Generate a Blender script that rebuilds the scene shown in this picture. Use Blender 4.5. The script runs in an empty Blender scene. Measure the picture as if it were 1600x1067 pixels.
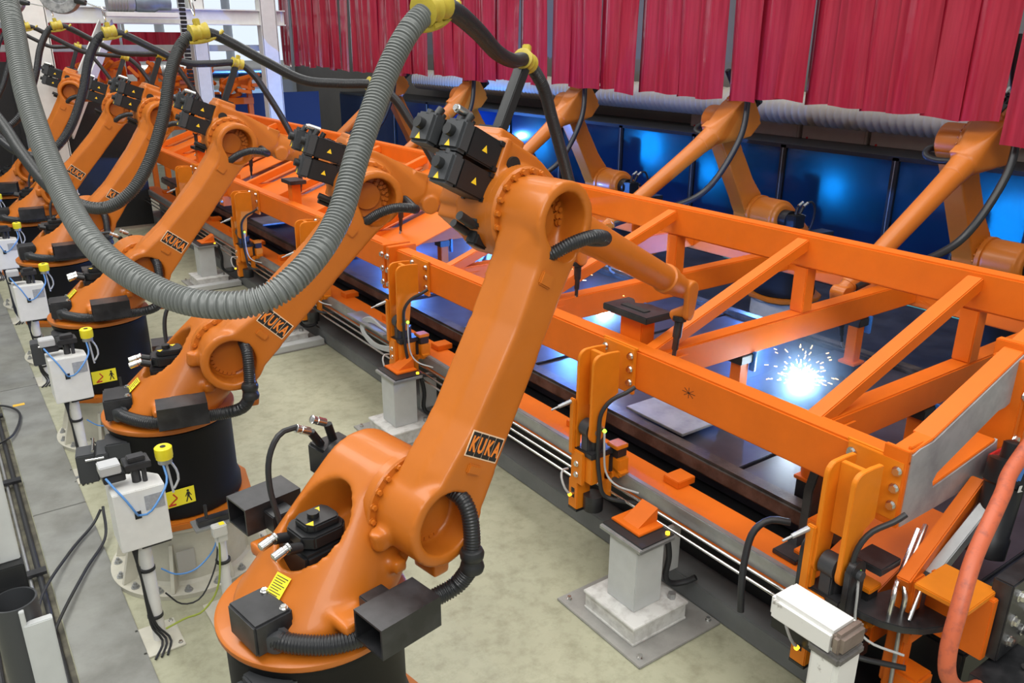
import bpy, bmesh, math, random
from mathutils import Vector, Matrix, noise
random.seed(7)
R = math.radians
SC = bpy.context.scene
COL = SC.collection
# ------------------------------------------------------------------ camera
CAM_H = 3.0
pit, roll, yaw, FPX = .351, .003, .615, 1280.0
fwd = Vector((math.sin(yaw)*math.cos(pit), math.cos(yaw)*math.cos(pit), -math.sin(pit)))
rt = Vector((math.cos(yaw), -math.sin(yaw), 0)); up = rt.cross(fwd)
rt, up = (math.cos(roll)*rt+math.sin(roll)*up), (-math.sin(roll)*rt+math.cos(roll)*up)
cd = bpy.data.cameras.new('camera'); cam = bpy.data.objects.new('camera', cd); COL.objects.link(cam)
cd.sensor_width = 36; cd.lens = FPX/1600*36; cd.clip_start = .05; cd.clip_end = 200
m = Matrix((rt, up, -fwd)).transposed().to_4x4(); m.translation = (0, 0, CAM_H)
cam.matrix_world = m
SC.camera = cam
# ------------------------------------------------------------------ view, world, hall light
SC.view_settings.view_transform = 'Standard'; SC.view_settings.look = 'None'
SC.view_settings.gamma = 1; SC.view_settings.use_curve_mapping = False
SC.view_settings.exposure = 0.0
SC.cycles.use_denoising = True
SC.cycles.sample_clamp_indirect = 6
w = bpy.data.worlds.new('hall_daylight'); SC.world = w; w.use_nodes = True
bg = w.node_tree.nodes['Background']; bg.inputs[0].default_value = (.93, .97, 1, 1); bg.inputs[1].default_value = .34

def area(name, loc, rot, sx, sy, power, col=(1, 1, 1)):
    l = bpy.data.lights.new(name, 'AREA'); l.shape = 'RECTANGLE'; l.size = sx; l.size_y = sy; l.energy = power; l.color = col
    o = bpy.data.objects.new(name, l); COL.objects.link(o); o.location = loc; o.rotation_euler = rot
    return o
# rooflights and lamp rows of the hall, high above the line
area('rooflight', (-1.5, 5, 8.5), (0, R(-8), 0), 3, 16, 950, (1, .985, .95))
area('rooflight.001', (5.0, 8, 9), (0, 0, 0), 3, 20, 820, (1, .985, .95))
area('rooflight.002', (-1.0, -4.5, 7.0), (R(38), 0, 0), 6, 2.5, 380, (1, .98, .94))

# ------------------------------------------------------------------ materials
MATS = {}
def mat(name, col, rough=.5, metal=0.0, var=.0, scale=6, col2=None, thr=None, bump=0, bscale=60, spec=.5, trans=0, emit=None, estr=0, coat=0, alpha=1):
    if name in MATS: return MATS[name]
    M = bpy.data.materials.new(name); M.use_nodes = True
    nt = M.node_tree; N = nt.nodes; L = nt.links; B = N['Principled BSDF']
    B.inputs['Roughness'].default_value = rough; B.inputs['Metallic'].default_value = metal
    B.inputs['Specular IOR Level'].default_value = spec
    B.inputs['Transmission Weight'].default_value = trans; B.inputs['Coat Weight'].default_value = coat
    c = (*col, 1)
    B.inputs['Base Color'].default_value = c
    if alpha < 1: B.inputs['Alpha'].default_value = alpha
    if var or col2:
        tc = N.new('ShaderNodeTexCoord'); nz = N.new('ShaderNodeTexNoise'); nz.inputs['Scale'].default_value = scale
        nz.inputs['Detail'].default_value = 6; nz.inputs['Roughness'].default_value = .6
        L.new(tc.outputs['Object'], nz.inputs['Vector'])
        rp = N.new('ShaderNodeValToRGB')
        lo, hi = thr or (.3, .7)
        rp.color_ramp.elements[0].position = lo; rp.color_ramp.elements[1].position = hi
        d = col2 or tuple(x*(1-var) for x in col)
        rp.color_ramp.elements[0].color = (*d, 1); rp.color_ramp.elements[1].color = c
        L.new(nz.outputs['Fac'], rp.inputs['Fac']); L.new(rp.outputs['Color'], B.inputs['Base Color'])
    if bump:
        tc = N.new('ShaderNodeTexCoord'); nz = N.new('ShaderNodeTexNoise'); nz.inputs['Scale'].default_value = bscale; nz.inputs['Detail'].default_value = 4
        bp = N.new('ShaderNodeBump'); bp.inputs['Strength'].default_value = bump; bp.inputs['Distance'].default_value = .01
        L.new(tc.outputs['Object'], nz.inputs['Vector']); L.new(nz.outputs['Fac'], bp.inputs['Height']); L.new(bp.outputs['Normal'], B.inputs['Normal'])
    if emit:
        B.inputs['Emission Color'].default_value = (*emit, 1); B.inputs['Emission Strength'].default_value = estr
    MATS[name] = M
    return M
ORANGE = mat('robot_orange_paint', (.55, .152, .013), .38, var=.10, scale=5, coat=.12, spec=.4)
FRAME = mat('frame_orange_paint', (.76, .155, .006), .5, var=.12, scale=4, spec=.35)
CLAMPO = mat('clamp_orange_paint', (.78, .225, .008), .5, var=.12, scale=8, spec=.35)
BLACK = mat('black_cast_metal', (.010, .0105, .012), .42, var=.3, scale=12)
BLACKP = mat('black_plastic', (.016, .017, .018), .45)
BLACKS = mat('scuffed_black_steel', (.012, .0125, .014), .36, col2=(.035, .035, .038), thr=(.35, .6), scale=7)
GREYP = mat('grey_plastic', (.045, .048, .052), .48)
DRUM = mat('black_drum_paint', (.004, .004, .0045), .55, spec=.25)
HOSE = mat('grey_corrugated_hose', (.15, .16, .152), .42)
HOSEB = mat('black_corrugated_hose', (.018, .019, .021), .35)
RUBBER = mat('black_rubber_cable', (.02, .021, .023), .5)
WHITE = mat('white_paint', (.80, .80, .77), .45, var=.1, scale=9)
WHITED = mat('chipped_white_paint', (.78, .78, .75), .55, col2=(.33, .31, .28), thr=(.28, .36), scale=14)
GREYW = mat('light_grey_paint', (.56, .58, .57), .5, var=.15, scale=6)
CREAM = mat('cream_paint', (.62, .60, .50), .5, var=.28, scale=4)
STEEL = mat('bright_steel', (.72, .72, .70), .25, 1.0)
GALV = mat('galvanized_steel', (.46, .47, .47), .42, .75, var=.25, scale=9)
BARE = mat('bare_steel_plate', (.40, .42, .43), .5, .35, col2=(.27, .28, .30), thr=(.35, .6), scale=5)
DARKST = mat('rusty_dark_steel', (.105, .092, .082), .45, .3, col2=(.045, .038, .034), thr=(.4, .62), scale=6, bump=.15)
TABLE = mat('dark_table_steel', (.06, .062, .085), .42, .25, col2=(.03, .031, .045), thr=(.35, .7), scale=3)
YELLOW = mat('yellow_plastic', (.85, .72, .02), .4)
YCLAMP = mat('yellow_clamp_plastic', (.55, .43, .05), .4, var=.2, scale=30)
STICK = mat('yellow_sticker', (.90, .78, .03), .5)
TRI = mat('warning_yellow', (.95, .62, .02), .5)
INK = mat('black_print', (.012, .012, .012), .6)
LOGO = mat('logo_orange_print', (.85, .24, .03), .5)
REDP = mat('red_paint', (.55, .02, .02), .4)
REDH = mat('orange_rubber_hose', (.55, .12, .05), .45, col2=(.35, .08, .045), thr=(.3, .5), scale=25)
BLUEP = mat('blue_plastic', (.04, .20, .62), .35)
BLUET = mat('blue_air_tube', (.10, .28, .62), .35)
GRTUBE = mat('grey_air_tube', (.45, .46, .45), .4)
GYT = mat('green_yellow_wire', (.30, .36, .05), .45)
def screen_mat():
    M = bpy.data.materials.new('navy_screen_panel'); M.use_nodes = True; nt = M.node_tree; N = nt.nodes; L = nt.links
    B = N['Principled BSDF']; B.inputs['Base Color'].default_value = (.006, .02, .075, 1); B.inputs['Roughness'].default_value = .12
    Tr = N.new('ShaderNodeBsdfTranslucent'); Tr.inputs[0].default_value = (.18, .68, 1, 1)
    mx = N.new('ShaderNodeMixShader'); mx.inputs[0].default_value = .22
    L.new(B.outputs[0], mx.inputs[1]); L.new(Tr.outputs[0], mx.inputs[2]); L.new(mx.outputs[0], N['Material Output'].inputs[0]); return M
SMOKED = screen_mat()
BEIGE = mat('beige_cabinet_paint', (.42, .38, .33), .55, var=.1)
DUCT = mat('beige_duct', (.50, .45, .37), .5, var=.1)
WALLG = mat('hall_wall_grey', (.42, .43, .44), .7, var=.15, scale=1)
GLASSW = mat('hall_window_daylight', (.8, .86, .9), .3, emit=(.80, .9, 1), estr=.75)
BLUEW = mat('pale_blue_glass', (.35, .55, .75), .2, emit=(.4, .65, .9), estr=.35)
AMBER = mat('amber_indicator', (.9, .55, .02), .3, emit=(1, .55, .02), estr=3)
GREENL = mat('green_indicator', (.2, .9, .05), .3, emit=(.3, 1, .05), estr=3)
VIOLET = mat('violet_indicator', (.3, .05, .9), .3, emit=(.35, .05, 1), estr=12)
ARC = mat('weld_arc_plasma', (1, 1, 1), .5, emit=(.75, .9, 1), estr=120)
SPARK = mat('hot_spark', (1, .6, .2), .5, emit=(1, .50, .12), estr=14)
SPARKW = mat('white_hot_spark', (1, .85, .6), .5, emit=(1, .88, .62), estr=14)
MOTORB = mat('blue_grey_gearmotor', (.22, .27, .33), .45, .2, var=.3)

def curtain_mat():
    M = bpy.data.materials.new('red_pvc_strip'); M.use_nodes = True; nt = M.node_tree; N = nt.nodes; L = nt.links
    B = N['Principled BSDF']; B.inputs['Roughness'].default_value = .14; B.inputs['Coat Weight'].default_value = .4
    B.inputs['Specular IOR Level'].default_value = .6
    tc = N.new('ShaderNodeTexCoord'); mp = N.new('ShaderNodeMapping'); mp.inputs['Scale'].default_value = (1, 9, .5)
    nz = N.new('ShaderNodeTexNoise'); nz.inputs['Scale'].default_value = 2.2; nz.inputs['Detail'].default_value = 8
    rp = N.new('ShaderNodeValToRGB'); rp.color_ramp.elements[0].color = (.34, .012, .035, 1); rp.color_ramp.elements[1].color = (.60, .045, .085, 1)
    rp.color_ramp.elements[0].position = .3; rp.color_ramp.elements[1].position = .75
    L.new(tc.outputs['Object'], mp.inputs['Vector']); L.new(mp.outputs[0], nz.inputs['Vector']); L.new(nz.outputs['Fac'], rp.inputs['Fac']); L.new(rp.outputs[0], B.inputs['Base Color'])
    T = N.new('ShaderNodeBsdfTranslucent'); T.inputs[0].default_value = (.75, .05, .11, 1)
    mx = N.new('ShaderNodeMixShader'); mx.inputs[0].default_value = .35
    L.new(B.outputs[0], mx.inputs[1]); L.new(T.outputs[0], mx.inputs[2]); L.new(mx.outputs[0], N['Material Output'].inputs[0])
    return M
CURT = curtain_mat()

def concrete():
    M = bpy.data.materials.new('polished_concrete'); M.use_nodes = True; nt = M.node_tree; N = nt.nodes; L = nt.links
    B = N['Principled BSDF']; B.inputs['Roughness'].default_value = .42
    tc = N.new('ShaderNodeTexCoord')
    def nz(s, d, r, lo, hi, c0, c1):
        n = N.new('ShaderNodeTexNoise'); n.inputs['Scale'].default_value = s; n.inputs['Detail'].default_value = d; n.inputs['Roughness'].default_value = r
        L.new(tc.outputs['Object'], n.inputs['Vector'])
        p = N.new('ShaderNodeValToRGB'); p.color_ramp.elements[0].position = lo; p.color_ramp.elements[1].position = hi
        p.color_ramp.elements[0].color = (*c0, 1); p.color_ramp.elements[1].color = (*c1, 1); L.new(n.outputs['Fac'], p.inputs['Fac']); return p
    a = nz(1.1, 7, .65, .3, .7, (.33, .33, .23), (.46, .46, .325))
    b = nz(9, 5, .7, .32, .55, (.76, .75, .72), (1, 1, 1))
    c = nz(34, 3, .6, .24, .30, (.7, .68, .65), (1, 1, 1))
    def mul(x, y):
        mm = N.new('ShaderNodeMix'); mm.data_type = 'RGBA'; mm.blend_type = 'MULTIPLY'; mm.inputs[0].default_value = 1
        L.new(x, mm.inputs[6]); L.new(y, mm.inputs[7]); return mm.outputs[2]
    L.new(mul(mul(a.outputs[0], b.outputs[0]), c.outputs[0]), B.inputs['Base Color'])
    return M
CONC = concrete()
PLATE = mat('walkway_steel_plate', (.28, .285, .26), .45, .15, col2=(.18, .18, .16), thr=(.33, .62), scale=3.2, bump=.05)

# ------------------------------------------------------------------ mesh helpers
def frame_from(d):
    d = Vector(d).normalized(); a = Vector((0, 0, 1)) if abs(d.z) < .95 else Vector((1, 0, 0))
    x = a.cross(d).normalized(); return x, d.cross(x), d
def face(bm, vs):
    try: return bm.faces.new(vs)
    except ValueError: return None
def box(bm, lo, hi, mtx=None, bev=0):
    b2 = bmesh.new() if bev else bm
    vs = [b2.verts.new((x, y, z)) for z in (lo[2], hi[2]) for y in (lo[1], hi[1]) for x in (lo[0], hi[0])]
    for f in ((0, 2, 3, 1), (4, 5, 7, 6), (0, 1, 5, 4), (2, 6, 7, 3), (0, 4, 6, 2), (1, 3, 7, 5)): b2.faces.new([vs[i] for i in f])
    if bev:
        bmesh.ops.bevel(b2, geom=list(b2.edges), offset=bev, segments=2, affect='EDGES', clamp_overlap=True)
        merge(bm, b2, mtx)
    elif mtx is not None:
        bmesh.ops.transform(bm, matrix=mtx, verts=vs)
def merge(bm, b2, mtx=None):
    vm = {}
    for v in b2.verts: vm[v] = bm.verts.new(mtx @ v.co if mtx is not None else v.co)
    for f in b2.faces: face(bm, [vm[v] for v in f.verts])
    b2.free()
def cbox(bm, c, s, mtx=None, bev=0):
    box(bm, [c[i]-s[i]/2 for i in range(3)], [c[i]+s[i]/2 for i in range(3)], mtx, bev)
def bar(bm, p0, p1, w, h, upv=(0, 0, 1), bev=0):
    p0, p1 = Vector(p0), Vector(p1); d = (p1-p0); L = d.length; d.normalize()
    s = d.cross(Vector(upv)).normalized(); u = s.cross(d)
    mtx = Matrix((d, s, u)).transposed().to_4x4(); mtx.translation = p0
    box(bm, (0, -w/2, -h/2), (L, w/2, h/2), mtx, bev)
def cyl(bm, p0, p1, r0, r1=None, n=24, cap=True):
    r1 = r0 if r1 is None else r1; p0, p1 = Vector(p0), Vector(p1); x, y, d = frame_from(p1-p0)
    A = []; Bv = []
    for i in range(n):
        a = 2*math.pi*i/n; o = x*math.cos(a)+y*math.sin(a)
        A.append(bm.verts.new(p0+o*r0)); Bv.append(bm.verts.new(p1+o*r1))
    for i in range(n): bm.faces.new((A[i], A[(i+1) % n], Bv[(i+1) % n], Bv[i]))
    if cap: bm.faces.new(A[::-1]); bm.faces.new(Bv)
def lathe(bm, prof, c=(0, 0, 0), axis=(0, 0, 1), n=32):
    x, y, d = frame_from(axis); c = Vector(c); rings = []
    for r, h in prof:
        rings.append([bm.verts.new(c+d*h+(x*math.cos(2*math.pi*i/n)+y*math.sin(2*math.pi*i/n))*max(r, 1e-4)) for i in range(n)])
    for a, b in zip(rings, rings[1:]):
        for i in range(n): bm.faces.new((a[i], a[(i+1) % n], b[(i+1) % n], b[i]))
    bm.faces.new(rings[0][::-1]); bm.faces.new(rings[-1])
def crom(pts, step):
    P = [Vector(p) for p in pts]; P = [2*P[0]-P[1]]+P+[2*P[-1]-P[-2]]; out = []
    for i in range(1, len(P)-2):
        a, b, c, d = P[i-1:i+3]; n = max(2, int(60*(c-b).length))
        for k in range(n):
            t = k/n
            out.append(.5*((2*b)+(c-a)*t+(2*a-5*b+4*c-d)*t*t+(3*b-a-3*c+d)*t**3))
    out.append(P[-2])
    # resample
    res = [out[0]]; acc = 0
    for a, b in zip(out, out[1:]):
        l = (b-a).length
        if l < 1e-9: continue
        t = step-acc
        while t <= l:
            res.append(a+(b-a)*(t/l)); t += step
        acc = (acc+l) % step if l+acc >= step else acc+l
    if (res[-1]-out[-1]).length > step*.3: res.append(out[-1])
    return res
def tube(bm, pts, r, n=10, step=.03, corr=None, smooth=True):
    """corr=(pitch,amp): corrugated hose"""
    if corr:
        P = crom(pts, corr[0]/4); rad = [r if i % 4 in (0, 1) else r-corr[1] for i in range(len(P))]
    else:
        P = crom(pts, step) if smooth else [Vector(p) for p in pts]; rad = [r]*len(P)
    x = None; prev = None
    for i, p in enumerate(P):
        d = (P[min(i+1, len(P)-1)]-P[max(i-1, 0)]).normalized()
        if x is None: x, y, _ = frame_from(d)
        else:
            x = (x-d*x.dot(d)).normalized(); y = d.cross(x)
        ring = [bm.verts.new(p+(x*math.cos(2*math.pi*k/n)+y*math.sin(2*math.pi*k/n))*rad[i]) for k in range(n)]
        if prev:
            for k in range(n): bm.faces.new((prev[k], prev[(k+1) % n], ring[(k+1) % n], ring[k]))
        else: bm.faces.new(ring[::-1])
        prev = ring
    bm.faces.new(prev)
def prism(bm, poly, h, mtx=None, bev=0):
    """poly in xy, extruded 0..h along z, then mtx"""
    b2 = bmesh.new()
    A = [b2.verts.new((x, y, 0)) for x, y in poly]; Bv = [b2.verts.new((x, y, h)) for x, y in poly]; n = len(poly)
    b2.faces.new(A[::-1]); b2.faces.new(Bv)
    for i in range(n): b2.faces.new((A[i], A[(i+1) % n], Bv[(i+1) % n], Bv[i]))
    bmesh.ops.recalc_face_normals(b2, faces=b2.faces)
    if bev: bmesh.ops.bevel(b2, geom=[e for e in b2.edges], offset=bev, segments=2, affect='EDGES', clamp_overlap=True)
    merge(bm, b2, mtx)
def hull(bm, pts):
    b2 = bmesh.new(); vs = [b2.verts.new(p) for p in pts]
    r = bmesh.ops.convex_hull(b2, input=vs)
    dele = [v for v in b2.verts if not v.link_faces]
    bmesh.ops.delete(b2, geom=dele, context='VERTS')
    bmesh.ops.recalc_face_normals(b2, faces=b2.faces)
    merge(bm, b2)
def circ(c, r, axis, n=32):
    x, y, d = frame_from(axis); c = Vector(c)
    return [c+(x*math.cos(2*math.pi*i/n)+y*math.sin(2*math.pi*i/n))*r for i in range(n)]
def mesh(bm, material, ang=35, recalc=True):
    if recalc: bmesh.ops.recalc_face_normals(bm, faces=bm.faces)
    me = bpy.data.meshes.new('mesh'); bm.to_mesh(me); bm.free()
    me.materials.append(material)
    me.polygons.foreach_set('use_smooth', [True]*len(me.polygons))
    if ang < 180: me.set_sharp_from_angle(angle=R(ang))
    return me
def build(fn, material, ang=35):
    bm = bmesh.new(); fn(bm); return mesh(bm, material, ang)
def cast(fn, cutfn, material, voxel=.011, smooth=5):
    """casting: closed pieces fused, pockets cut, edges softened"""
    bm = bmesh.new(); fn(bm); bmesh.ops.recalc_face_normals(bm, faces=bm.faces)
    me = bpy.data.meshes.new('t'); bm.to_mesh(me); bm.free(); o = bpy.data.objects.new('t', me); COL.objects.link(o)
    tmp = [o]
    def remesh():
        md = o.modifiers.new('r', 'REMESH'); md.mode = 'VOXEL'; md.voxel_size = voxel
    remesh()
    if cutfn:
        bm = bmesh.new(); cutfn(bm); bmesh.ops.recalc_face_normals(bm, faces=bm.faces)
        m2 = bpy.data.meshes.new('c'); bm.to_mesh(m2); bm.free(); c = bpy.data.objects.new('c', m2); COL.objects.link(c); tmp.append(c)
        md = o.modifiers.new('b', 'BOOLEAN'); md.operation = 'DIFFERENCE'; md.object = c; md.solver = 'EXACT'; md.use_self = True
        remesh()
    md = o.modifiers.new('s', 'SMOOTH'); md.factor = .5; md.iterations = smooth
    dg = bpy.context.evaluated_depsgraph_get(); dg.update()
    out = bpy.data.meshes.new_from_object(o.evaluated_get(dg))
    for t in tmp: bpy.data.objects.remove(t)
    out.materials.clear(); out.materials.append(material)
    out.polygons.foreach_set('use_smooth', [True]*len(out.polygons))
    return out
def put(name, me, parent=None, mtx=None):
    o = bpy.data.objects.new(name, me); COL.objects.link(o); o.parent = parent
    if mtx is not None: o.matrix_local = mtx
    return o
def tag(o, label=None, cat=None, group=None, kind=None):
    if label: o['label'] = label
    if cat: o['category'] = cat
    if group: o['group'] = group
    if kind: o['kind'] = kind
    return o
def thing(name, label, cat, loc=(0, 0, 0), rz=0, group=None):
    o = bpy.data.objects.new(name, None); COL.objects.link(o); o.location = loc; o.rotation_euler = (0, 0, rz); o.empty_display_size = .1
    return tag(o, label, cat, group)
def struct(name, me, parent=None):
    o = put(name, me, parent)
    if parent is None: o['kind'] = 'structure'
    return o
def T(x, y, z): return Matrix.Translation((x, y, z))
def RX(a): return Matrix.Rotation(a, 4, 'X')
def RY(a): return Matrix.Rotation(a, 4, 'Y')
def RZ(a): return Matrix.Rotation(a, 4, 'Z')
def lettering(s, size, material, mtx, depth=.0008):
    cu = bpy.data.curves.new('t', 'FONT'); cu.body = s; cu.size = size; cu.align_x = 'CENTER'; cu.align_y = 'CENTER'; cu.extrude = depth; cu.resolution_u = 2; cu.offset = size*.03
    o = bpy.data.objects.new('t', cu); COL.objects.link(o)
    dg = bpy.context.evaluated_depsgraph_get(); me = bpy.data.meshes.new_from_object(o.evaluated_get(dg))
    bpy.data.objects.remove(o); me.transform(mtx); me.materials.clear(); me.materials.append(material); return me
def bolt(bm, p, d, r=.012, h=.012):
    p, d = Vector(p), Vector(d).normalized()
    cyl(bm, p, p+d*h*.3, r*1.35, n=10); cyl(bm, p+d*h*.3, p+d*h, r, n=6)
BOLT_DATA = {}
def bolt_mesh(r, h, material=None):
    k = (r, h)
    if k not in BOLT_DATA: BOLT_DATA[k] = build(lambda b: bolt(b, (0, 0, 0), (0, 0, 1), r, h), material or STEEL)
    return BOLT_DATA[k]
def put_bolt(parent, p, d, r=.014, h=.014, name='bolt'):
    x, y, z = frame_from(d); mtx = Matrix((x, y, z)).transposed().to_4x4(); mtx.translation = p
    return put(name, bolt_mesh(r, h), parent, mtx)
# ------------------------------------------------------------------ hall shell
struct('floor', build(lambda b: box(b, (-5, -3, -.1), (14, 30, 0)), CONC))
struct('wall_right', build(lambda b: box(b, (10.4, -3, 0), (10.6, 30, 7)), mat('brown_grey_wall', (.15, .135, .12), .7, var=.2, scale=1)))
struct('wall_back', build(lambda b: box(b, (-5, 27, 0), (10.6, 27.2, 7)), WALLG))
struct('wall_left', build(lambda b: box(b, (-5.2, 6, 0), (-5, 30, 7)), WALLG))
struct('trim_1', build(lambda b: box(b, (3.07, .6, 0), (3.5, 15.6, .14), bev=.008), mat('dark_grey_kerb', (.17, .18, .18), .55, var=.3, scale=3)))
# ------------------------------------------------------------------ robot meshes (built once)
LNK = 1.184
A2 = Vector((.35, 0, 1.36))
RM = {}
def _column(b):
    hull(b, circ((0, 0, 1.0), .29, (0, 0, 1), 40)+circ((-.01, 0, 1.08), .278, (0, 0, 1), 40)+circ((.33, .16, 1.36), .185, (0, 1, 0), 32)+circ((.33, -.10, 1.36), .185, (0, 1, 0), 32))
    cyl(b, (.35, -.135, 1.36), (.35, .17, 1.36), .19, n=40)
    cyl(b, (.35, .1, 1.36), (.35, .2, 1.36), .15, n=32)
    box(b, (-.09, -.345, 1.085), (.03, -.2, 1.135))
    box(b, (.19, -.27, 1.16), (.25, -.15, 1.21))
    box(b, (-.06, .2, 1.07), (.06, .36, 1.13))
    box(b, (.40, -.24, 1.02), (.48, -.1, 1.2))
    box(b, (-.30, -.14, 1.0), (-.2, .02, 1.06))
def _column_cut(b):
    nrm = Vector((-.60, 0, .80)); t = Vector((.80, 0, .60)); c = Vector((.022, 0, 1.347))
    A = []; Bv = []
    for i in range(40):
        a = 2*math.pi*i/40; o = t*(.195*math.cos(a))+Vector((0, 1, 0))*(.145*math.sin(a))
        A.append(b.verts.new(c-nrm*.20+o*.9)); Bv.append(b.verts.new(c+nrm*.35+o*1.08))
    for i in range(40): b.faces.new((A[i], A[(i+1) % 40], Bv[(i+1) % 40], Bv[i]))
    b.faces.new(A[::-1]); b.faces.new(Bv)
RM['column'] = cast(_column, _column_cut, ORANGE, .0115, 6)
def _link(b):
    n = -.385; f = -.185
    cyl(b, (0, n, 0), (0, f+.03, 0), .168, n=48); cyl(b, (0, n, LNK), (0, f+.03, LNK), .152, n=48)
    # beam: loft of sections
    S = [(0, -.14, .15, -.155), (.16, -.10, .145, -.14), (.36, -.06, .138, -.105), (.75, -.035, .132, -.095), (.98, -.05, .128, -.11), (LNK, -.12, .138, -.138)]
    rings = []
    for z, x0, x1, xb in S:
        rings.append([b.verts.new(p) for p in ((x0, n, z), (x1, n, z), (x1, f, z), (xb, f, z), (xb, n+.085, z))])
    for a, c in zip(rings, rings[1:]):
        for i in range(5): b.faces.new((a[i], a[(i+1) % 5], c[(i+1) % 5], c[i]))
    b.faces.new(rings[0][::-1]); b.faces.new(rings[-1])
    cyl(b, (-.11, -.22, -.17), (-.16, -.22, -.11), .035, n=16)
def _link_cut(b):
    cyl(b, (0, -.6, 0), (0, -.26, 0), .122, n=48)
    hull(b, circ((0, -.6, LNK), .110, (0, 1, 0), 40)+circ((0, -.255, LNK), .110, (0, 1, 0), 40)+circ((.05, -.6, LNK-.06), .078, (0, 1, 0), 24)+circ((.05, -.28, LNK-.06), .078, (0, 1, 0), 24))
RM['link'] = cast(_link, _link_cut, ORANGE, .0095, 4)
def ring_bolts(b, c, r, axis, n, a0=0, a1=2*math.pi, br=.011, h=.014):
    x, y, d = frame_from(axis); c = Vector(c)
    for i in range(n):
        a = a0+(a1-a0)*i/n; bolt(b, c+(x*math.cos(a)+y*math.sin(a))*r, d, br, h)
RM['link_bolts'] = build(lambda b: [ring_bolts(b, (0, -.262, 0), .10, (0, -1, 0), 9, -2.6, -.5), ring_bolts(b, (0, -.262, LNK), .088, (0, -1, 0), 7, .2, 2.2), ring_bolts(b, (0, -.262, LNK), .07, (0, -1, 0), 4, .5, 2.4)] and None, ORANGE)
RM['shoulder_flange'] = build(lambda b: lathe(b, [(.12, -.172), (.193, -.172), (.20, -.165), (.20, -.13), (.15, -.12)], (.35, 0, 1.36), (0, 1, 0), 48), ORANGE)
RM['shoulder_bolts'] = build(lambda b: ring_bolts(b, (.35, -.172, 1.36), .184, (0, -1, 0), 20, br=.0105, h=.016), ORANGE)
RM['hole_disc'] = build(lambda b: cyl(b, (0, -.275, 0), (0, -.262, 0), .095, n=36), ORANGE)
RM['hole_disc2'] = build(lambda b: cyl(b, (-.02, -.275, LNK-.02), (-.02, -.262, LNK-.02), .075, n=36), ORANGE)
RM['link_cover'] = build(lambda b: box(b, (-.02, -.396, .195), (.05, -.38, .235), bev=.006), ORANGE)
RM['link_cover2'] = build(lambda b: box(b, (-.03, -.396, .93), (.04, -.38, .985), bev=.006), ORANGE)
RM['logo_plate'] = build(lambda b: box(b, (-.056, -.3885, .262), (-.016, -.384, .350), bev=.001), INK)
RM['logo_frame'] = build(lambda b: box(b, (-.0605, -.3865, .257), (.118, -.3835, .355)), mat('cream_print', (.85, .62, .42), .5))
def _logo():
    out = None; bm = bmesh.new()
    for i, ch in enumerate('KUKA'):
        me = lettering(ch, .088, LOGO, T(-.036+i*.043, -.3889, .304) @ RX(R(90)) @ Matrix.Diagonal((.58, .92, 1, 1)))
        bm.from_mesh(me)
    return mesh(bm, LOGO, 30, False)
RM['logo_letters'] = _logo()
RM['drum'] = build(lambda b: lathe(b, [(.30, .44), (.345, .46), (.345, .52), (.33, .56), (.33, .93), (.338, .95), (.338, .972), (.28, .985)], n=56), DRUM)
RM['foot'] = build(lambda b: (prism(b, [(x*math.cos(a)-y*math.sin(a), x*math.sin(a)+y*math.cos(a)) for a in [k*math.pi/2 for k in range(4)] for x, y in ((.385, -.14), (.385, .14), (.325, .27))], .045, T(0, 0, .405), .006)), ORANGE)
RM['ring'] = build(lambda b: lathe(b, [(.25, .985), (.352, .985), (.358, .995), (.358, 1.012), (.345, 1.02), (.25, 1.022)], n=64), ORANGE)
def _a1motor(b):
    cbox(b, (.03, 0, 1.20), (.20, .20, .16), bev=.012)
    prism(b, [(-.085, -.05), (-.05, -.085), (.07, -.085), (.10, -.05), (.10, .05), (.07, .085), (-.05, .085), (-.085, .05)], .05, T(.03, 0, 1.285), .006)
    prism(b, [(-.055, -.04), (-.03, -.06), (.07, -.06), (.085, -.03), (.085, .03), (.07, .06), (-.03, .06), (-.055, .04)], .03, T(.03, 0, 1.335), .006)
    cyl(b, (.03, 0, 1.36), (.03, 0, 1.385), .022, n=20)
    cyl(b, (-.06, -.05, 1.30), (-.11, -.05, 1.315), .02, n=14); cyl(b, (-.06, .04, 1.30), (-.11, .04, 1.315), .02, n=14)
RM['a1motor'] = build(_a1motor, BLACK)
RM['connector'] = build(lambda b: lathe(b, [(.012, 0), (.018, .004), (.018, .045), (.0155, .048), (.0155, .06), (.018, .063), (.018, .07), (.01, .075)], (0, 0, 0), (0, 0, 1), 16), STEEL)
def tri(b, s=.032, t=.0012):
    prism(b, [(-s/2, -s*.42), (s/2, -s*.42), (0, s*.46)], t)
RM['tri'] = build(tri, TRI)
RM['tri_mark'] = build(lambda b: box(b, (-.0018, -.006, .0011), (.0018, .006, .0018)), INK)
RM['a2motor'] = build(lambda b: (cyl(b, (.35, .19, 1.36), (.35, .30, 1.36), .10, n=28), box(b, (.27, .29, 1.29), (.43, .42, 1.43), bev=.01), cyl(b, (.30, .36, 1.43), (.26, .36, 1.50), .018, n=12), cyl(b, (.36, .36, 1.43), (.34, .36, 1.51), .018, n=12)), BLACK)
RM['a2cable'] = build(lambda b: tube(b, [(.20, .36, 1.545), (.12, .36, 1.54), (.06, .35, 1.46), (.04, .33, 1.34), (.05, .30, 1.2), (.06, .28, 1.1)], .012, 8), RUBBER)
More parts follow.
